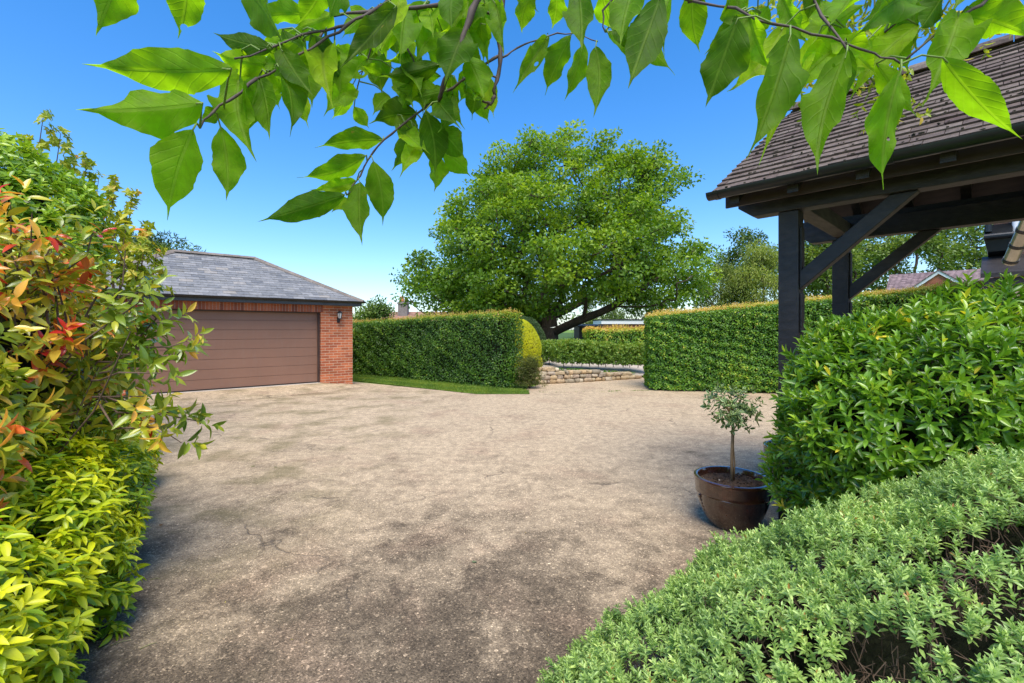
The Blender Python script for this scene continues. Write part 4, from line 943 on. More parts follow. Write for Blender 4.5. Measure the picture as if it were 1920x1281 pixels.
# ------------------------------------------------------------------ timber porch with tiled roof
CP = np.array([2.354, 3.74, 0.0]); PA = math.atan2(-.7306, .6828)
pr = thing('porch', CP, 'black timber framed porch with brown clay tile roof on the right', 'porch', rz=PA)
PD = 1.97; BZ = 2.64; RX = 3.6
def post(x, y, z0=0):
    mb = MB(); s = .15; zs = [z0, 2.02, 2.05, 2.30, 2.33, BZ-.002]
    mb.box((x-s, y, z0), (x, y+s, BZ-.002)); mb.box((x+.001, y+.03, 2.12), (x+.016, y+.12, 2.5)); mb.box((x+.001, y+.03, 1.62), (x+.016, y+.12, 1.95))
    return mb.build('post', blacktimber, pr, bevel=.006)
for x in (0, 3.1):
    for y in (0, PD-.15): post(x, y)
for y0 in (.0, PD-.15):
    mb = MB(); x0 = -.47
    pf = [(x0+.12, BZ), (RX, BZ), (RX, BZ+.20), (x0, BZ+.20), (x0, BZ+.09)]
    V = [(a, y0-.012, b) for a, b in pf] + [(a, y0+.13, b) for a, b in pf]; n_ = len(pf)
    mb.add(V, [tuple(range(n_)), tuple(range(2*n_-1, n_-1, -1))]+[(i, n_+i, n_+(i+1) % n_, (i+1) % n_) for i in range(n_)]); mb.build('beam', blacktimber, pr, bevel=.006)
    mb = MB(); mb.box((-.50, y0-.045 if y0 < 1 else y0+.09, BZ+.203), (RX, y0+.075 if y0 < 1 else y0+.21, BZ+.27)); mb.build('wall_plate', blacktimber, pr, bevel=.004)
for x in (-.12, 1.45, 3.0):
    mb = MB(); mb.box((x, .132, BZ+.03), (x+.14, PD-.165, BZ+.17)); mb.build('tie_beam', plain('worn_dark_timber', (.075, .062, .05), .7, nscale=18, namp=.5, stretch=(1, .3, 1)) if x < 0 else blacktimber, pr, bevel=.006)
for y0 in (.02, PD-.13):
    mb = MB(); th_ = .115
    # 45 degree brace in the beam plane
    a, b = (.0, 2.02), (.66, BZ)
    V2 = [(0.002, 1.98), (0.002, 1.98+.15), (.60-.02, BZ-.003), (.60+.14, BZ-.003)]
    V = [(p, y0, z) for p, z in V2]+[(p, y0+.10, z) for p, z in V2]
    mb.add(V, [(0,3,2,1), (4,5,6,7), (0,1,5,4), (1,2,6,5), (2,3,7,6), (3,0,4,7)]); mb.build('brace', blacktimber, pr, bevel=.006)
TZ = 2.835; EY = -.36; YM = PD/2; RZ = 3.875; run = YM-EY; rise = RZ-TZ; L_ = math.hypot(run, rise); ca, sa = run/L_, rise/L_
for k in range(10):
    x = -.42 + k*.43
    for sgn in (0, 1):
        mb = MB(); yy = lambda y: y if sgn == 0 else PD-y
        V2 = [(EY+.03, TZ-.135), (EY+.03, TZ-.02), (YM-.002, RZ-.03), (YM-.002, RZ-.135)]
        V = [(x, yy(y), z) for y, z in V2]+[(x+.075, yy(y), z) for y, z in V2]
        mb.add(V, [(0,1,2,3), (7,6,5,4), (0,4,5,1), (1,5,6,2), (2,6,7,3), (3,7,4,0)]); mb.build('rafter', blacktimber, pr)
for sgn in (0, 1):
    yy = (lambda y: y) if sgn == 0 else (lambda y: PD-y)
    mb = MB(); xs = (-.50, RX, RX, -.30)
    mb.hexa([(xs[0], yy(EY), TZ-.018), (xs[1], yy(EY), TZ-.018), (xs[2], yy(YM), RZ-.018), (xs[3], yy(YM), RZ-.018), (xs[0], yy(EY), TZ-.003), (xs[1], yy(EY), TZ-.003), (xs[2], yy(YM), RZ-.003), (xs[3], yy(YM), RZ-.003)])
    mb.build('roof_boarding', brownboard, pr)
    u = X if sgn == 0 else -X; bk = Yv if sgn == 0 else -Yv; O = (0, EY-.03, TZ-.024) if sgn == 0 else (0, PD-EY+.03, TZ-.024)
    v = bk*ca+Z*sa; n = -bk*sa+Z*ca
    if sgn == 0: tl = tiles(O, u, v, n, -.54, -.31, RX, RX, L_+.03, .094, .168, .014, .006, seed=31, wave=.003)
    else: tl = tiles(O, u, v, n, -RX, -RX, .54, .31, L_+.03, .094, .168, .014, .006, seed=32)
    tl.build('roof_slope', claym, pr)
mb = MB(); k = 9; x = -.33; r_ = random.Random(3)
while x < RX:
    prr = [(math.cos(math.pi*i/8)*.11, math.sin(math.pi*i/8)*.09) for i in range(9)]; prr += [(c*.86, s*.86-.004) for c, s in prr[::-1]]
    mb.extrude(prr, (x, YM, RZ-.02), (x+.30, YM, RZ-.02+r_.uniform(-.004, .004)), tint=r_.random()); x += .308
mb.build('ridge_tile', claym, pr)
mb = MB(); mb.extrude(gutter_prof(.058), (-.56, EY-.05, TZ-.035), (RX, EY-.05, TZ-.035))
for xx in (-.50, .62, 1.7): mb.extrude(gutter_prof(.064, .007), (xx, EY-.05, TZ-.033), (xx+.035, EY-.05, TZ-.033))
mb.add([(-.561, EY-.05+.057*math.cos(math.pi+math.pi*i/10), TZ-.035+.057*math.sin(math.pi+math.pi*i/10)) for i in range(11)], [tuple(range(11))])
autosmooth(mb.build('gutter', blackplastic, pr))
mb = MB(); mb.box((-.50, EY+.15, TZ-.13), (RX, EY+.172, TZ+.085)); mb.build('fascia', brownboard, pr)
# moss and debris lying on the tiles
mossm = plain('moss', (.035, .032, .014), .95, nscale=80, namp=.6)
mb = MB(); r_ = random.Random(5)
for i in range(260):
    a = r_.uniform(-.45, 2.6); vv = (int(r_.uniform(0, 17))+.04)*.094; yv = EY-.03+vv*ca; zv = TZ-.024+vv*sa+.020
    if a < -.54+.24*vv/L_: continue
    s_ = r_.uniform(.006, .016)
    stone(mb, (a, yv-.004, zv+.002), (s_*r_.uniform(1, 2.4), s_, s_*.8), r_.uniform(0, 3), r_.random())
tag(mb.build('roof_moss', mossm, pr), kind='stuff')

# low brick wall behind the evergreen shrub
t = thing('garden_wall', (3.3, 3.05, 0), 'low brick wall with pale coping half hidden inside the glossy evergreen shrub', 'wall', rz=PA)
mb = MB(); mb.box((-.55, -.1, 0), (2.2, .12, .98)); mb.build('brickwork', brickm, t)
mb = MB(); mb.box((-.6, -.14, .983), (2.25, .16, 1.035)); mb.build('coping', concm, t, bevel=.006)

# ------------------------------------------------------------------ pots
m = NT('brown_glaze'); oc = m.tc(); sp_ = m.n('ShaderNodeSeparateXYZ'); m.l(oc, sp_.inputs[0])
col = m.ramp(m.noise(oc, 7, 5, .6), [(.3, (.020, .009, .006)), (.55, (.050, .018, .010)), (.75, (.10, .036, .018))])
col = m.mix(m.ramp(m.noise(oc, 60, 3), [(.70, 0), (.74, .6)]), col, (.35, .30, .25))
glaze = m.done(m.pbr(col, .16, m.bump(m.noise(oc, 20, 3), .15, .004), spec=.7, coat=.8))
def pot(loc, label):
    t = thing('plant_pot', loc, label, 'pot', group=None)
    prof = [(.0, .0), (.165, .0), (.185, .01), (.222, .07), (.256, .15), (.278, .22), (.289, .27), (.293, .275), (.290, .285), (.297, .33), (.302, .375), (.306, .388), (.302, .402), (.288, .408), (.272, .404), (.266, .39), (.258, .30)]
    mb = MB(); mb.lathe(prof, k=64); autosmooth(mb.build('pot_body', glaze, t), 50)
    for a in (math.pi*1.02, .15):
        mb = MB(); c = (math.cos(a)*.280, math.sin(a)*.280)
        for i in range(5): stone(mb, (c[0]*(1-.035*i)+.0, c[1]*(1-.035*i), .245-.027*i), (.028, .034, .026), a, i)
        autosmooth(mb.build('handle', glaze, t), 60)
    mb = MB(); k = 40; V = [(0, 0, .358)]; nr = 9
    for i in range(1, nr+1):
        for j in range(k):
            r = .268*i/nr; a = 2*math.pi*j/k; V.append((r*math.cos(a), r*math.sin(a), .35+.012*math.sin(a*5+i)*math.sin(i*2.1)+.016*(1-i/nr)+random.uniform(-.004, .004)))
    Fc = [(0, 1+j, 1+(j+1) % k) for j in range(k)]+[(1+i*k+j, 1+(i+1)*k+j, 1+(i+1)*k+(j+1) % k, 1+i*k+(j+1) % k) for i in range(nr-1) for j in range(k)]
    mb.add(V, Fc); 
    for i in range(130):
        r = .24*math.sqrt(random.random()); a = random.uniform(0, 6.28); s_ = random.uniform(.005, .013)
        stone(mb, (r*math.cos(a), r*math.sin(a), .368), (s_*1.4, s_, s_*.8), a, random.random())
    m2 = NT('potting_soil'); cc = m2.ramp(m2.attr(), [(0, (.03, .02, .014)), (.5, (.07, .045, .03)), (.93, (.10, .07, .05)), (1, (.38, .32, .25))]); cc = m2.mix(1.0, cc, m2.ramp(m2.noise(m2.tc(), 70, 4), [(.3, .5), (.7, 1.6)]), 'MULTIPLY')
    mb.build('soil', m2.done(m2.pbr(cc, .95, m2.bump(m2.noise(m2.tc(), 60, 4), .8, .01), spec=.1)), t)
    return t
PX, PY = 1.868, 3.86
pot((PX, PY, 0), 'round dark brown glazed pot holding the small variegated tree')
pot((3.02, 4.85, 0), 'second brown glazed pot mostly hidden behind the glossy evergreen shrub')
t = thing('potted_tree', (PX, PY, .36), 'small lollipop tree with cream-edged variegated leaves in the brown pot', 'tree')
mb = MB(); mb.tube([(PX, PY, .34), (PX-.004, PY, .55), (PX+.006, PY, .80), (PX, PY, .95)], [.015, .012, .012, .010], 10)
mb.tube([(PX+.018, PY+.01, .36), (PX+.026, PY+.01, .5), (PX+.014, PY+.008, .65), (PX+.02, PY+.01, .90)], [.007, .006, .006, .005], 8)
for i in range(16):
    a = rng.uniform(0, 6.28); z = rng.uniform(.78, .95); e_ = np.array([PX+math.cos(a)*.15, PY+math.sin(a)*.15, z+rng.uniform(.02, .18)]); mb.tube([(PX, PY, z), (np.array([PX, PY, z])+e_)/2+np.array([0, 0, .02]), e_], [.005, .004, .002], 5, cap=False)
mb.build('trunk', plain('young_bark', (.30, .19, .09), .7, nscale=50, namp=.3), t, local=False, smooth=True)
n = 95; u_ = rnd(n); P = np.array([PX+.005, PY, .96]) + u_*np.array([.20, .19, .165])*(rng.random((n, 1))**.45)
P = np.concatenate([P, np.array([[PX-.21, PY-.05, 1.05], [PX-.17, PY-.02, 1.08], [PX-.10, PY, 1.15], [PX-.12, PY, 1.11], [PX+.17, PY, 1.10], [PX+.19, PY, 1.02], [PX-.19, PY, .98], [PX-.09, PY, 1.12]])])
ax = unit(P-np.array([PX, PY, .88]))+np.array([0, 0, .3])+.2*rng.normal(size=P.shape)
eum = leaf_mat('variegated_leaf', [(0, (.02, .055, .02)), (.5, (.05, .12, .04)), (1, (.10, .20, .06))], .38, .22, edge=(.42, .50, .20))
leaves_obj('foliage', [shoots(P, ax, 6, .05, .058, .027, (5, 60), tint=.5, tvar=.22, kind='mid')], eum, t, smooth=True)

# ------------------------------------------------------------------ glossy evergreen shrub (right)
evm = leaf_mat('glossy_evergreen_leaf', [(0, (.020, .060, .012)), (.4, (.055, .16, .018)), (.75, (.13, .29, .03)), (.93, (.24, .38, .04)), (1, (.55, .50, .08))], .29, .30, spec=.6, gain=(1.8, 1.42, .9))
ev = [((3.05, 2.85, 1.0), (1.22, .75, .80)), ((3.9, 2.6, 1.0), (1.3, .9, .90)), ((2.42, 3.1, 1.0), (.50, .45, .72)), ((2.33, 3.05, .74), (.46, .5, .60)), ((2.56, 3.0, .95), (.52, .5, .72)), ((3.3, 2.3, .7), (.7, .45, .6))]
t = thing('evergreen_shrub', (3.0, 2.8, 0), 'big glossy green evergreen shrub below the porch on the right', 'shrub')
P, N = ell_surface(ev, 430, .3)
gapc = px(1690, 815, 2.15)
ok = np.linalg.norm(P-gapc, axis=1) > .17; P, N = P[ok], N[ok]
P = P+N*(.09*lump(P, 4, 2) - rng.random(len(P))**1.5*.22 + .02)[:, None]
A = N*.8+np.array([0, 0, .65])+.4*rng.normal(size=N.shape)
tn = .42+.14*lump(P, 5, 3)+rng.normal(0, .08, len(P)) + np.where(rng.random(len(P)) < .012, .45, 0)
leaves_obj('foliage', [shoots(P, A, 9, rng.uniform(.05, .12, len(P)), .077, .024, (8, 76), tint=tn+.06, tvar=.11, tipt=.20, kind='mid', droop=.08, grow=(.75, 1.1))], evm, t, smooth=True)
st = []; en = []
idx = rng.choice(len(P), 420, replace=False)
for i in idx: en.append(P[i]); st.append(np.array([3.1, 2.9, .1])*.55+P[i]*.45+rng.normal(0, .1, 3)*np.array([1, 1, .5]))
twigs_mb(st, en, .008, .003).build('branches', twigdark, t, local=False)
core_obj([(c, r) for c, r in ev], corem, t, .62, name='dark_inside')

# ------------------------------------------------------------------ hebe mound (front right)
hebem = leaf_mat('hebe_leaf', [(0, (.045, .10, .03)), (.35, (.15, .28, .09)), (.7, (.33, .50, .19)), (.96, (.50, .66, .28)), (1, (.38, .20, .08))], .33, .28, tcol=(1.1, 1.2, .7), gain=(1.35, 1.2, .85))
hb = [((1.95, 1.45, .10), (1.60, 1.12, .88)), ((2.25, 1.7, .32), (1.0, .85, .77)), ((1.05, 1.55, .0), (1.0, .82, .58)), ((2.2, 1.0, .2), (1.2, .8, .68)), ((1.45, 2.0, .1), (.7, .62, .58))]
t = thing('hebe_shrub', (1.9, 1.5, 0), 'low spreading grey-green hebe mound filling the bottom right corner', 'shrub')
P, N = ell_surface(hb, 1700, .05)
# bare woody hollows near the camera
def near(Pt, x, y, Y, r): return np.linalg.norm((Pt-px(x, y, Y))*np.array([1, 1, 1.2]), axis=1) < r
pxx = 960+F*P[:, 0]/np.maximum(P[:, 1], .05); pyy = HY-F*(P[:, 2]-CAM_Z)/np.maximum(P[:, 1], .05)
gap = np.zeros(len(P), bool)
hollows = [(1.38, 1.42, .16, .085), (1.56, 1.47, .15, .08), (.98, 1.24, .10, .06), (1.16, 1.16, .07, .05)]
for cx, cy, ha_, hb_ in hollows: gap |= ((P[:, 0]-cx)**2/ha_**2+(P[:, 1]-cy)**2/hb_**2 + lump(P, 20, 6)*.35) < 1
gap |= (lump(P, 7, 21) < -.80)
Pg, Ng = P[gap], N[gap]
P, N = P[~gap], N[~gap]
P = P+N*(.045*lump(P, 6, 2)+.042*lump(P, 19, 5)-rng.random(len(P))**2*.07)[:, None]
A = N*.9+np.array([0, 0, .75])+.28*rng.normal(size=N.shape)
tn = .50+.16*lump(P, 6, 3)+rng.normal(0, .08, len(P))
leaves_obj('foliage', [shoots(P, A, 14, .045, .029, .0098, (8, 72), tint=tn, tvar=.11, tipt=.16, kind='slim', decus=True, grow=(.6, 1.05))], hebem, t, smooth=True)
st = []; en = []
idx = rng.choice(len(P), 2600, replace=False)
for i in idx: en.append(P[i]); st.append(P[i]-N[i]*.10+np.array([0, 0, -.07])+rng.normal(0, .05, 3)*np.array([1, 1, .4]))
for p_, n_ in list(zip(Pg, Ng))[:1500]:
    e_ = p_ - n_*rng.uniform(.01, .13); st.append(e_ - np.array([0, 0, .10]) + np.array([.05, .04, 0]) + rng.normal(0, .05, 3)); en.append(e_)
twigs_mb(st, en, .0021, .0010, k=4, sag=.018).build('branches', twigm, t, local=False)
core_obj(hb, corem, t, .70, name='dark_inside')

# ------------------------------------------------------------------ left border: golden choisya, photinia, laurel
chm = leaf_mat('golden_choisya_leaf', [(0, (.05, .13, .012)), (.35, (.17, .30, .014)), (.7, (.46, .52, .016)), (1, (.66, .64, .03))], .36, .32, tcol=(1.15, 1.2, .5), spec=.45, gain=(1.42, 1.30, .9))
chs = [((-2.62, 2.15, .35), (.62, .62, .62)), ((-3.15, 2.7, .40), (.72, .7, .68)), ((-3.68, 3.4, .38), (.72, .7, .62)), ((-4.35, 4.2, .40), (.75, .8, .60)), ((-4.95, 5.1, .35), (.62, .7, .50)), ((-2.3, 1.5, .40), (.62, .6, .62)), ((-3.2, 1.9, .4), (.9, 1.0, .72))]
t = thing('golden_shrub', (-3.0, 2.8, 0), 'low bright yellow-green shrub with fingered leaves edging the left of the drive', 'shrub')
P, N = ell_surface(chs, 330, .3)
P = P+N*(.07*lump(P, 5, 2)-rng.random(len(P))**1.7*.20+.02)[:, None]
A = N*.55+np.array([0, 0, 1.0])+.32*rng.normal(size=N.shape)
tn = .52+.18*lump(P, 4, 7)+rng.normal(0, .10, len(P))
leaves_obj('foliage', [shoots(P, A, 8, .035, .080, .025, (-12, 34), tint=tn, tvar=.10, tipt=.12, kind='mid', droop=.22, grow=(.8, 1.1)),
    ], chm, t, smooth=True)
# inner leaf layer coloured dark to stand in for shade inside the shrub
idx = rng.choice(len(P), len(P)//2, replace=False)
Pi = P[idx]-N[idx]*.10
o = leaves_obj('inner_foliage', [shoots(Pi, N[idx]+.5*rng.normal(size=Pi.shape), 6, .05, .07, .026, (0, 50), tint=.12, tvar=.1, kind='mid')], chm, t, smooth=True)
twigs_mb([np.array([-3.0, 2.7, .05])*.3+P[i]*.7*np.array([1, 1, .3]) for i in idx[:500]], P[idx[:500]], .005, .002, 4).build('branches', twigdark, t, local=False)
core_obj(chs, corem, t, .70, name='dark_inside')

phm = leaf_mat('photinia_leaf', [(0, (.022, .060, .012)), (.38, (.075, .16, .02)), (.58, (.20, .29, .03)), (.72, (.40, .42, .05)), (.83, (.58, .36, .08)), (.93, (.50, .12, .045)), (1, (.34, .025, .02))], .24, .28, spec=.6)
phs = [((-3.33, 2.75, 1.45), (.62, .66, .76)), ((-3.92, 3.3, 1.40), (.70, .7, .82)), ((-3.25, 2.2, 1.2), (.68, .7, .85)), ((-2.70, 1.95, 1.12), (.38, .45, .58))]
t = thing('photinia_shrub', (-3.2, 2.9, 0), 'tall shrub with green, yellow, orange and red leaves at the left edge', 'shrub')
P, N = ell_surface(phs, 125, .35, zmin=.7)
P = P+N*(.16*lump(P, 4, 2)-rng.random(len(P))**1.4*.30+.05)[:, None]
A = N*.8+np.array([0, 0, .5])+.5*rng.normal(size=N.shape)
# wayward shoots
wt = [px(350, 640, 2.9), px(338, 660, 2.85), px(325, 600, 2.9), px(290, 548, 3.0), px(265, 525, 3.0), px(372, 790, 2.9), px(330, 770, 2.9), px(300, 790, 2.8), px(210, 445, 2.9), px(120, 420, 2.7), px(60, 400, 2.6), px(20, 385, 2.6), px(175, 430, 2.8), px(340, 830, 2.8), px(235, 470, 2.9), px(300, 700, 2.7), px(285, 590, 2.9), px(280, 640, 2.9), px(270, 560, 2.8)]
wb = [np.array([-2.9, 2.9, 1.3]) + (p-np.array([-2.9, 2.9, 1.3]))*.35 for p in wt]
PW = []; AW = []
for a, b in zip(wb, wt):
    for s in (.45, .62, .8, 1.0):
        PW.append(a+(b-a)*s + rng.normal(0, .02, 3)); AW.append(unit(b-a)*(1 if s == 1 else .5)+rng.normal(0, .4, 3)*(s < 1)+np.array([0, 0, .2]))
P2 = np.array(PW); A2_ = np.array(AW)
redz = np.clip((P[:, 2]-1.2)/.9, 0, 1)
def pht(P): 
    leftness = np.clip((-P[:, 0]/np.maximum(P[:, 1], .1) - .72)/.35, 0, 1)
    base_ = .42+.18*lump(P, 3, 8)+.16*leftness
    hot = (rng.random(len(P)) < (.04+.17*leftness)); return base_ + hot*rng.uniform(.12, .34, len(P))
leaves_obj('foliage', [shoots(P, A, 9, rng.uniform(.07, .15, len(P)), .118, .043, (-5, 65), tint=pht(P), tvar=.08, tipt=.12, kind='mid', droop=.3, grow=(.7, 1.05)),
                       shoots(P2, A2_, 8, .12, .115, .040, (0, 62), tint=pht(P2)+.04, tvar=.09, tipt=.16, kind='mid', droop=.25, grow=(.7, 1.05))], phm, t, smooth=True)
st = wb+[np.array([-3.1, 2.9, .2]) for i in range(8)]; en = wt+[np.array([-3.0, 2.8, 1.2])+rng.normal(0, .35, 3) for i in range(8)]
idx = rng.choice(len(P), 260, replace=False)
for i in idx: en.append(P[i]); st.append(np.array([-3.1, 2.8, 1.0])*.45+P[i]*.55)
twigs_mb(st, en, .007, .003, 5).build('branches', twigm, t, local=False)
core_obj([(c, r) for c, r in phs], corem, t, .60, name='dark_inside')

lam = leaf_mat('laurel_leaf', [(0, (.05, .12, .012)), (.4, (.14, .29, .025)), (.75, (.27, .43, .045)), (1, (.34, .46, .06))], .30, .30, spec=.55)
las = [((-5.95, 5.1, 2.58), (1.05, 1.0, 1.2)), ((-5.5, 4.9, 1.6), (.95, .9, 1.1)), ((-5.3, 5.0, 2.1), (.62, .6, .62))]
t = thing('laurel_shrub', (-5.5, 5.1, 0), 'tall bright green laurel behind the red-tipped shrub at top left', 'shrub')
P, N = ell_surface(las, 210, .3, zmin=.5)
P = P+N*(.13*lump(P, 3, 2)-rng.random(len(P))**1.5*.25+.03)[:, None]
A = N*.8+np.array([0, 0, .6])+.4*rng.normal(size=N.shape)
leaves_obj('foliage', [shoots(P, A, 8, .09, .105, .046, (-5, 62), tint=.50+.16*lump(P, 3, 4), tvar=.12, tipt=.1, kind='mid', droop=.15)], lam, t, smooth=True)
twigs_mb([np.array([-5.4, 5.1, 0])]*10, [np.array([-5.4, 5.1, 1.8])+rng.normal(0, .5, 3) for i in range(10)], .03, .008, 6).build('branches', twigdark, t, local=False)
core_obj(las, corem, t, .72, name='dark_inside')

# ------------------------------------------------------------------ overhanging foreground branches
ovm = leaf_mat('wisteria_leaf', [(0, (.022, .062, .008)), (.35, (.065, .17, .012)), (.7, (.14, .31, .015)), (1, (.28, .46, .025))], .55, .66, vein=.30, tcol=(1.7, 1.75, .40), spec=.2)
m = NT('vine_stem'); nz_ = m.noise(m.tc(), 120, 4)
stemm = m.done(m.pbr(m.mix(m.attr(), m.mix(nz_, (.04, .025, .02), (.12, .08, .06)), (.16, .24, .04)), .7, m.bump(nz_, .4, .001)))
greenstem = plain('green_stem', (.12, .16, .04), .6, nscale=120, namp=.3)
def extra_leaves(n, stems, l0, l1, seed, lim=(-1e9, 1e9)):
    q_ = random.Random(seed); o = []; tries = 0
    while len(o) < n and tries < 4000:
        tries += 1
        pts, rr = q_.choice(stems); i = q_.randrange(len(pts)-1); k = q_.random(); x, y, d = [pts[i][m_]*(1-k)+pts[i+1][m_]*k for m_ in range(3)]
        if not (lim[0] < x < lim[1]) or y > 240: continue
        bx, by = x+q_.gauss(0, 14), y+q_.gauss(4, 12); L_ = q_.uniform(l0, l1)*.5/d*.9; a = q_.gauss(1.75, .6)
        o.append((bx, by, bx+math.cos(a)*L_, by+math.sin(a)*L_, L_*q_.uniform(.40, .52), q_.uniform(.25, .95), d*q_.uniform(1.0, 1.10)))
    return o
def branch(label, leafs, stems, d0):
    mid_ = np.mean([px(l[0], l[1], l[6]) for l in leafs], axis=0)
    t = thing('wisteria_branch', mid_, label, 'branch', group=None)
    arr = []
    P = []; D = []; N = []; Ls = []; Ws = []; T = []; pet = MB()
    for bx, by, tx, ty, wd, tone, dep in leafs:
        dt = dep*(1+rng.uniform(-.10, .10)); b = px(bx, by, dep); tp = px(tx, ty, dt)
        d = tp-b; L_ = np.linalg.norm(d); d = d/L_; view = unit(np.array([0, 0, CAM_Z])-b); n_ = unit(view-d*(view@d)); s_ = np.cross(n_, d)
        tau = rng.uniform(-.55, .55); n2 = n_*math.cos(tau)+s_*math.sin(tau)
        if n2[2] < 0: n2 = -n2
        P.append(b); D.append(d); N.append(n2); Ls.append(L_); sn = np.cross(n2, d); mid = b+d*L_*.45; pj = lambda w_: np.array([w_[0], -(w_[2]-CAM_Z)])*F/w_[1]
        di = pj(tp)-pj(b); di = di/np.linalg.norm(di); wv_ = pj(mid+sn*.005)-pj(mid-sn*.005); ppm = abs(wv_[0]*di[1]-wv_[1]*di[0])/.01; Ws.append(min(wd/ppm*1.03, .6*L_)); T.append(tone)
        # petiole to the nearest stem
        best = None
        for pts, rr in stems:
            for i in range(len(pts)-1):
                a0 = px(*pts[i]); a1 = px(*pts[i+1]); ab = a1-a0; k = min(1, max(0, ((b-a0)@ab)/(ab@ab))); c = a0+ab*k; dd = np.linalg.norm(c-b)
                if best is None or dd < best[0]: best = (dd, c)
        c = best[1]; m_ = (b+c)/2+np.array([0, 0, .004]); pet.tube([c, m_, b, b+d*L_*.06], [.0009, .0007, .0006, .0005], 5, cap=False, tint=1.0)
    hk = rng.uniform(.5, 1.7, len(P))
    arr.append(leaves_arrays(np.array(P), np.array(D), np.array(N), np.array(Ls), np.array(Ws), np.array(T), 'fine', hk, bend=.09))
    leaves_obj('foliage', arr, ovm, t, smooth=True)
    mb = pet
    for pts, rr in stems:
        pp = [px(*p) for p in pts]; n_ = len(pp); dense = []
        for i in range(n_-1):
            for k in range(3): dense.append(pp[i]+(pp[i+1]-pp[i])*k/3+rng.normal(0, .0008, 3)*(k > 0))
        dense.append(pp[-1]); N_ = len(dense)
        mb.tube(dense, [rr*(1-.55*i/N_)*(1+.18*math.sin(i*2.3)) for i in range(N_)], 8, tint=0.0)
    mb.build('stem', stemm, t, local=False, smooth=True)
    return t
A_l = [(434,129,169,121,86,.72,.30),(380,193,160,215,90,.70,.30),(362,243,309,412,94,.66,.31),(413,236,428,380,60,.62,.34),(450,150,470,288,64,.60,.36),
 (240,-60,188,68,88,.62,.30),(350,-55,332,68,76,.58,.31),(521,122,392,96,50,.85,.38),(512,92,404,64,42,.15,.36),(462,-20,522,76,70,.40,.34),
 (527,92,582,172,48,.25,.37),(524,130,549,248,54,.30,.36),(612,66,620,176,52,.35,.40),(742,12,640,118,56,.05,.40),(498,140,522,206,62,.60,.42),(556,92,586,200,60,.55,.43),
 (605,-25,556,42,72,.45,.37),(645,-25,618,38,56,.40,.39),(625,28,532,72,50,.80,.42),(585,30,470,30,44,.55,.44),(560,60,480,112,46,.78,.45),(420,205,372,228,26,.4,.34)]
A_s = [([(760,-20,.42),(700,20,.41),(650,48,.40),(600,80,.39),(540,115,.37),(480,148,.35)], .0016), ([(482,147,.35),(440,182,.34),(400,210,.33),(375,240,.32)], .0013), ([(650,48,.40),(590,60,.39),(520,85,.37),(440,110,.34)], .0012), ([(400,-60,.31),(330,-50,.31),(230,-70,.30)], .0015), ([(760,-20,.42),(600,-50,.38),(400,-60,.31)], .002)]
A_l += extra_leaves(14, A_s[:1]+A_s[2:3], 75, 100, 3, (430, 760))
branch('left wisteria spray with big pale green pointed leaves against blue sky', A_l, A_s, .33)
B_l = [(670,170,612,212,50,.60,.52),(718,140,678,124,36,.62,.52),(664,200,692,242,46,.75,.53),(780,213,697,227,52,.10,.50),(826,120,712,146,42,.12,.49),(718,262,592,274,46,.35,.50),
 (686,292,556,329,50,.48,.49),(646,366,492,412,50,.30,.47),(668,340,582,352,30,.75,.52),(675,342,674,455,44,.48,.49),(700,302,716,423,50,.45,.50),(652,372,620,396,30,.8,.50),(797,208,816,328,50,.22,.48),(775,240,738,316,42,.35,.50),
 (785,270,752,328,36,.75,.52),(812,288,817,362,56,.72,.52),(820,238,875,300,50,.35,.50),(830,284,879,332,36,.72,.52),(775,160,748,206,46,.28,.50),(800,150,795,202,36,.30,.52),(872,58,835,152,76,.28,.47),
 (845,140,845,228,38,.42,.50),(865,152,906,192,30,.60,.52),(850,-20,848,56,46,.35,.48),(900,28,912,120,34,.72,.50),(760,20,758,106,50,.55,.50),(800,20,810,68,42,.80,.52),(770,70,735,112,50,.85,.54),
 (690,110,645,150,40,.62,.52),(720,100,700,160,38,.6,.53),(860,90,905,140,36,.5,.52),(730,180,700,215,36,.45,.53),(820,190,860,240,40,.3,.50),(830,60,780,120,50,.55,.53),(760,100,790,170,44,.4,.52),(700,60,670,110,44,.5,.53),(905,-15,880,50,40,.6,.5),(660,90,600,120,40,.7,.5),(745,215,790,262,44,.4,.51),(690,20,650,70,42,.75,.53),(880,120,858,190,40,.45,.52),(800,95,842,130,40,.6,.54),(740,130,770,200,42,.5,.53)]
B_s = [([(905,-30,.47),(885,20,.47),(868,70,.47),(850,120,.47),(830,165,.48),(824,190,.49)], .0042), ([(935,105,.50),(900,130,.50),(850,165,.50),(800,200,.50),(760,230,.50),(720,262,.50),(690,300,.50),(668,340,.49),(650,366,.48)], .0016),
 ([(905,-30,.47),(840,5,.49),(780,15,.50),(720,18,.50)], .003), ([(720,18,.50),(735,45,.50),(760,85,.50),(790,140,.50),(800,200,.50)], .0016), ([(710,10,.50),(700,60,.51),(690,110,.52),(670,165,.52)], .0012), ([(720,18,.5),(620,30,.46),(600,70,.42)], .002)]
B_l += extra_leaves(34, B_s, 75, 105, 4, (660, 930))
branch('middle wisteria spray hanging from a dark woody stem, dense smaller leaves', B_l, B_s, .5)
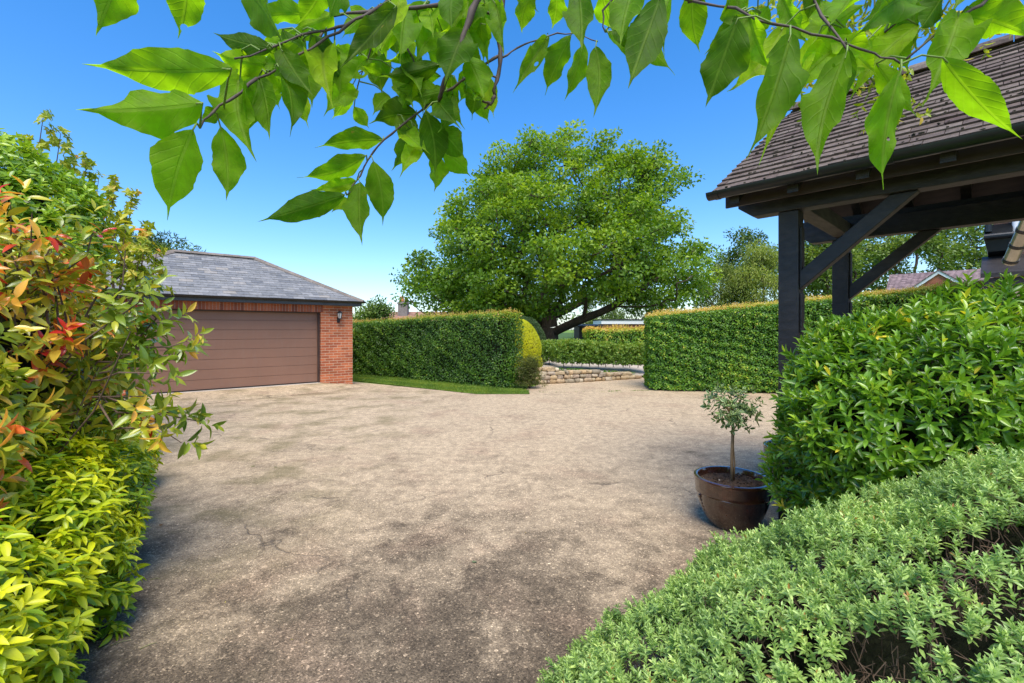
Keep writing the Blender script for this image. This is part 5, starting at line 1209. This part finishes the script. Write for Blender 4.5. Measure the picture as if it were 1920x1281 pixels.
C_l = [(1027,69,967,165,34,.42,.52),(1071,66,1018,177,40,.40,.52),(1094,80,1062,190,32,.52,.53),(1117,88,1111,213,46,.46,.50),(1140,62,1263,145,56,.58,.45),(1240,-8,1180,158,70,.20,.40),(1190,-30,1165,72,62,.48,.42),
 (1085,-18,1085,86,48,.32,.46),(1262,-20,1245,105,26,.62,.42),(1300,-25,1313,98,54,.50,.42),(1383,35,1327,205,78,.22,.34),(1378,-25,1400,88,58,.55,.38),(1482,66,1412,285,84,.40,.31),(1470,50,1368,158,42,.85,.38),
 (1532,70,1425,300,40,.88,.36),(1588,98,1530,312,76,.50,.31),(1690,128,1648,360,60,.58,.30),(1797,30,1745,180,84,.62,.34),(1768,108,1917,258,88,.55,.31),(1722,48,1596,182,50,.80,.37),(1525,-35,1510,44,56,.20,.36),
 (1705,-2,1618,68,70,.42,.35),(1800,28,1930,62,88,.70,.35),(1622,8,1500,92,50,.72,.38),(1770,-12,1716,62,58,.20,.35),(1000,-18,982,62,32,.55,.48),(1045,-18,1037,54,30,.50,.48),(900,44,908,118,26,.55,.48),
 (1130,-10,1150,60,46,.55,.46),(1660,60,1590,150,44,.7,.40),(1560,20,1470,60,50,.75,.40),(1440,10,1400,80,44,.6,.40),(1850,-30,1790,20,60,.5,.36),(1610,-30,1560,30,54,.6,.37),(1660,-30,1700,30,50,.35,.36),(1900,-25,1850,40,60,.6,.38),(970,-20,1010,20,30,.5,.5),(1420,30,1378,120,34,.8,.42),(1180,70,1225,120,36,.7,.46),(1150,55,1200,100,34,.25,.44)]
C_s = [([(945,-30,.50),(940,30,.50),(935,60,.50),(938,110,.50),(932,150,.50),(928,180,.50)], .0036), ([(938,110,.50),(970,90,.51),(1010,75,.52),(1045,62,.52),(1090,65,.52),(1120,78,.51)], .0011), ([(1180,-40,.45),(1290,0,.42),(1380,15,.38),(1450,45,.35),(1560,70,.34),(1640,100,.33),(1690,120,.32)], .0013),
 ([(940,35,.50),(905,20,.50),(870,10,.49)], .0022), ([(1180,-40,.45),(1130,20,.46),(1135,60,.46)], .0014), ([(1900,-60,.35),(1840,10,.34),(1790,35,.34),(1700,110,.33)], .0015), ([(945,-30,.50),(1060,-40,.47),(1180,-40,.45)], .003), ([(1290,0,.42),(1500,-50,.38),(1720,-40,.36),(1900,-60,.35)], .003),
 ([(928,180,.50),(920,196,.50),(905,190,.50)], .0022), ([(920,192,.50),(908,204,.50)], .0016), ([(935,150,.50),(915,140,.50)], .0012), ([(1500,-50,.38),(1540,30,.36),(1590,95,.33)], .0015), ([(1720,-40,.36),(1700,20,.36),(1660,60,.38)], .0014)]
C_l += extra_leaves(18, C_s[2:3]+C_s[7:8]+C_s[11:], 75, 110, 5, (1150, 1720))
branch('right wisteria spray with large hanging leaves in front of the tiled porch roof', C_l, C_s, .4)
# finer vine growth farther back, above the porch roof
t = thing('climbing_vine', px(1560, 110, 2.6), 'fine yellow-green vine shoots growing above the porch roof end', 'vine')
P = []; A = []; mb = MB()
for (x0, y0, x1, y1) in ((1760,-40,1650,130),(1700,-40,1600,150),(1640,-30,1560,170),(1600,-40,1500,150),(1720,-20,1640,190),(1640,130,1680,235),(1560,60,1530,205),(1520,-30,1440,60),(1600,90,1700,220),(1540,120,1510,220),(1880,-10,1830,70),(1800,-30,1720,60),(1660,0,1560,90)):
    a = px(x0, y0, 2.5); b = px(x1, y1, 2.6+rng.uniform(-.1, .1)); mb.tube([a, (a+b)/2+np.array([0, 0, -.06]), b], [.006, .004, .002], 5, cap=False)
    for s in np.linspace(.1, 1, 16): P.append(a+(b-a)*s+rng.normal(0, .05, 3)); A.append(rng.normal(size=3)+np.array([-.3, 0, -.3]))
P = np.array(P); A = np.array(A)
vinem = leaf_mat('vine_leaf', [(0, (.07, .14, .015)), (.5, (.22, .32, .025)), (.8, (.42, .40, .06)), (1, (.45, .17, .05))], .45, .5)
leaves_obj('foliage', [shoots(P, A, 6, .08, .052, .020, (0, 60), tint=.50+.2*lump(P, 5, 3), tvar=.16, kind='mid', droop=.5)], vinem, t, smooth=True)
mb.tube([px(x_, y_, 2.5) for x_, y_ in ((1505, -38), (1600, -42), (1700, -40), (1760, -40), (1880, -12))], .008, 6)
mb.tube([px(1540, -40, 2.5), px(1560, 60, 2.5)], .005, 5); mb.tube([px(1600, -42, 2.5), px(1600, 90, 2.5)], .005, 5); mb.tube([px(1560, 60, 2.5), px(1540, 120, 2.5)], .005, 5); mb.tube([px(1640, -30, 2.5), px(1640, 130, 2.5)], .005, 5)
mb.build('stem', stemm, t, local=False)

# ------------------------------------------------------------------ litter on the drive
fm_ = leaf_mat('fallen_leaf', [(0, (.10, .14, .08)), (.5, (.20, .10, .05)), (1, (.32, .34, .12))], .6, .1)
for x, y, L_, tn, lab in ((885, 1053, .05, 0., 'pale grey-green fallen leaf alone in the middle of the drive'), (215, 1146, .05, .55, 'orange-brown fallen leaf beside the yellow shrub'), (470, 876, .05, .1, 'dark green fallen leaf on the pale drive at left'), (298, 985, .045, .4, 'small brown fallen leaf near the left border'), (520, 877, .04, .1, 'tiny green leaf scrap right of the dark green fallen leaf')):
    b = gp(x, y); P = np.array([[b[0], b[1], .006]]); a = rng.uniform(0, 6.28)
    tag(leaves_obj('fallen_leaf', [leaves_arrays(P, np.array([[math.cos(a), math.sin(a)*.4, .05]]), np.array([[.1, -.2, 1.]]), L_, L_*.5, tn, 'mid', -.8)], fm_, None, smooth=True), lab, 'leaf')
Pt = []; 
for i in range(90):
    x = rng.uniform(-2.6, 3); y = rng.uniform(2.1, 9); Pt.append([x, y, .004])
Pt = np.array(Pt); Dd = rng.normal(size=Pt.shape)*np.array([1, 1, .05])
tag(leaves_obj('leaf_litter', [leaves_arrays(Pt, Dd, np.tile([0, 0, 1.], (len(Pt), 1)), rng.uniform(.008, .022, len(Pt)), .006, rng.uniform(0, 1, len(Pt)), 'far')], fm_, None), 'tiny scattered specks of leaf litter on the drive', 'litter', kind='stuff')
strawm = plain('dry_stem', (.34, .33, .12), .7)
for (x0, y0, x1, y1), lab in zip(((207, 1212, 248, 1201), (262, 1218, 295, 1206), (282, 1088, 300, 1086)), ('longest dry grass stalk lying by the yellow shrub', 'dry grass stalk lying right of the longest one', 'short straw stalk lying on the dark mossy patch')):
    a, b = gp(x0, y0), gp(x1, y1); mb = MB(); mb.tube([a+np.array([0, 0, .004]), (a+b)/2+np.array([.004, .006, .008]), b+np.array([0, 0, .004])], [.0022, .0018, .001], 5); tag(mb.build('grass_stalk', strawm, smooth=True), lab, 'stalk')

mb = MB(); r_ = random.Random(77)
for i in range(700):
    y = 1.9 + 8*r_.random()**1.6; x = r_.uniform(-.75, .55)*y; s_ = r_.uniform(.002, .0055)
    stone(mb, (x, y, s_*.3), (s_*1.5, s_, s_*.9), r_.uniform(0, 3), r_.random())
tag(mb.build('gravel', stonem), 'loose grit and tiny stones lying on the drive', 'grit', kind='stuff')
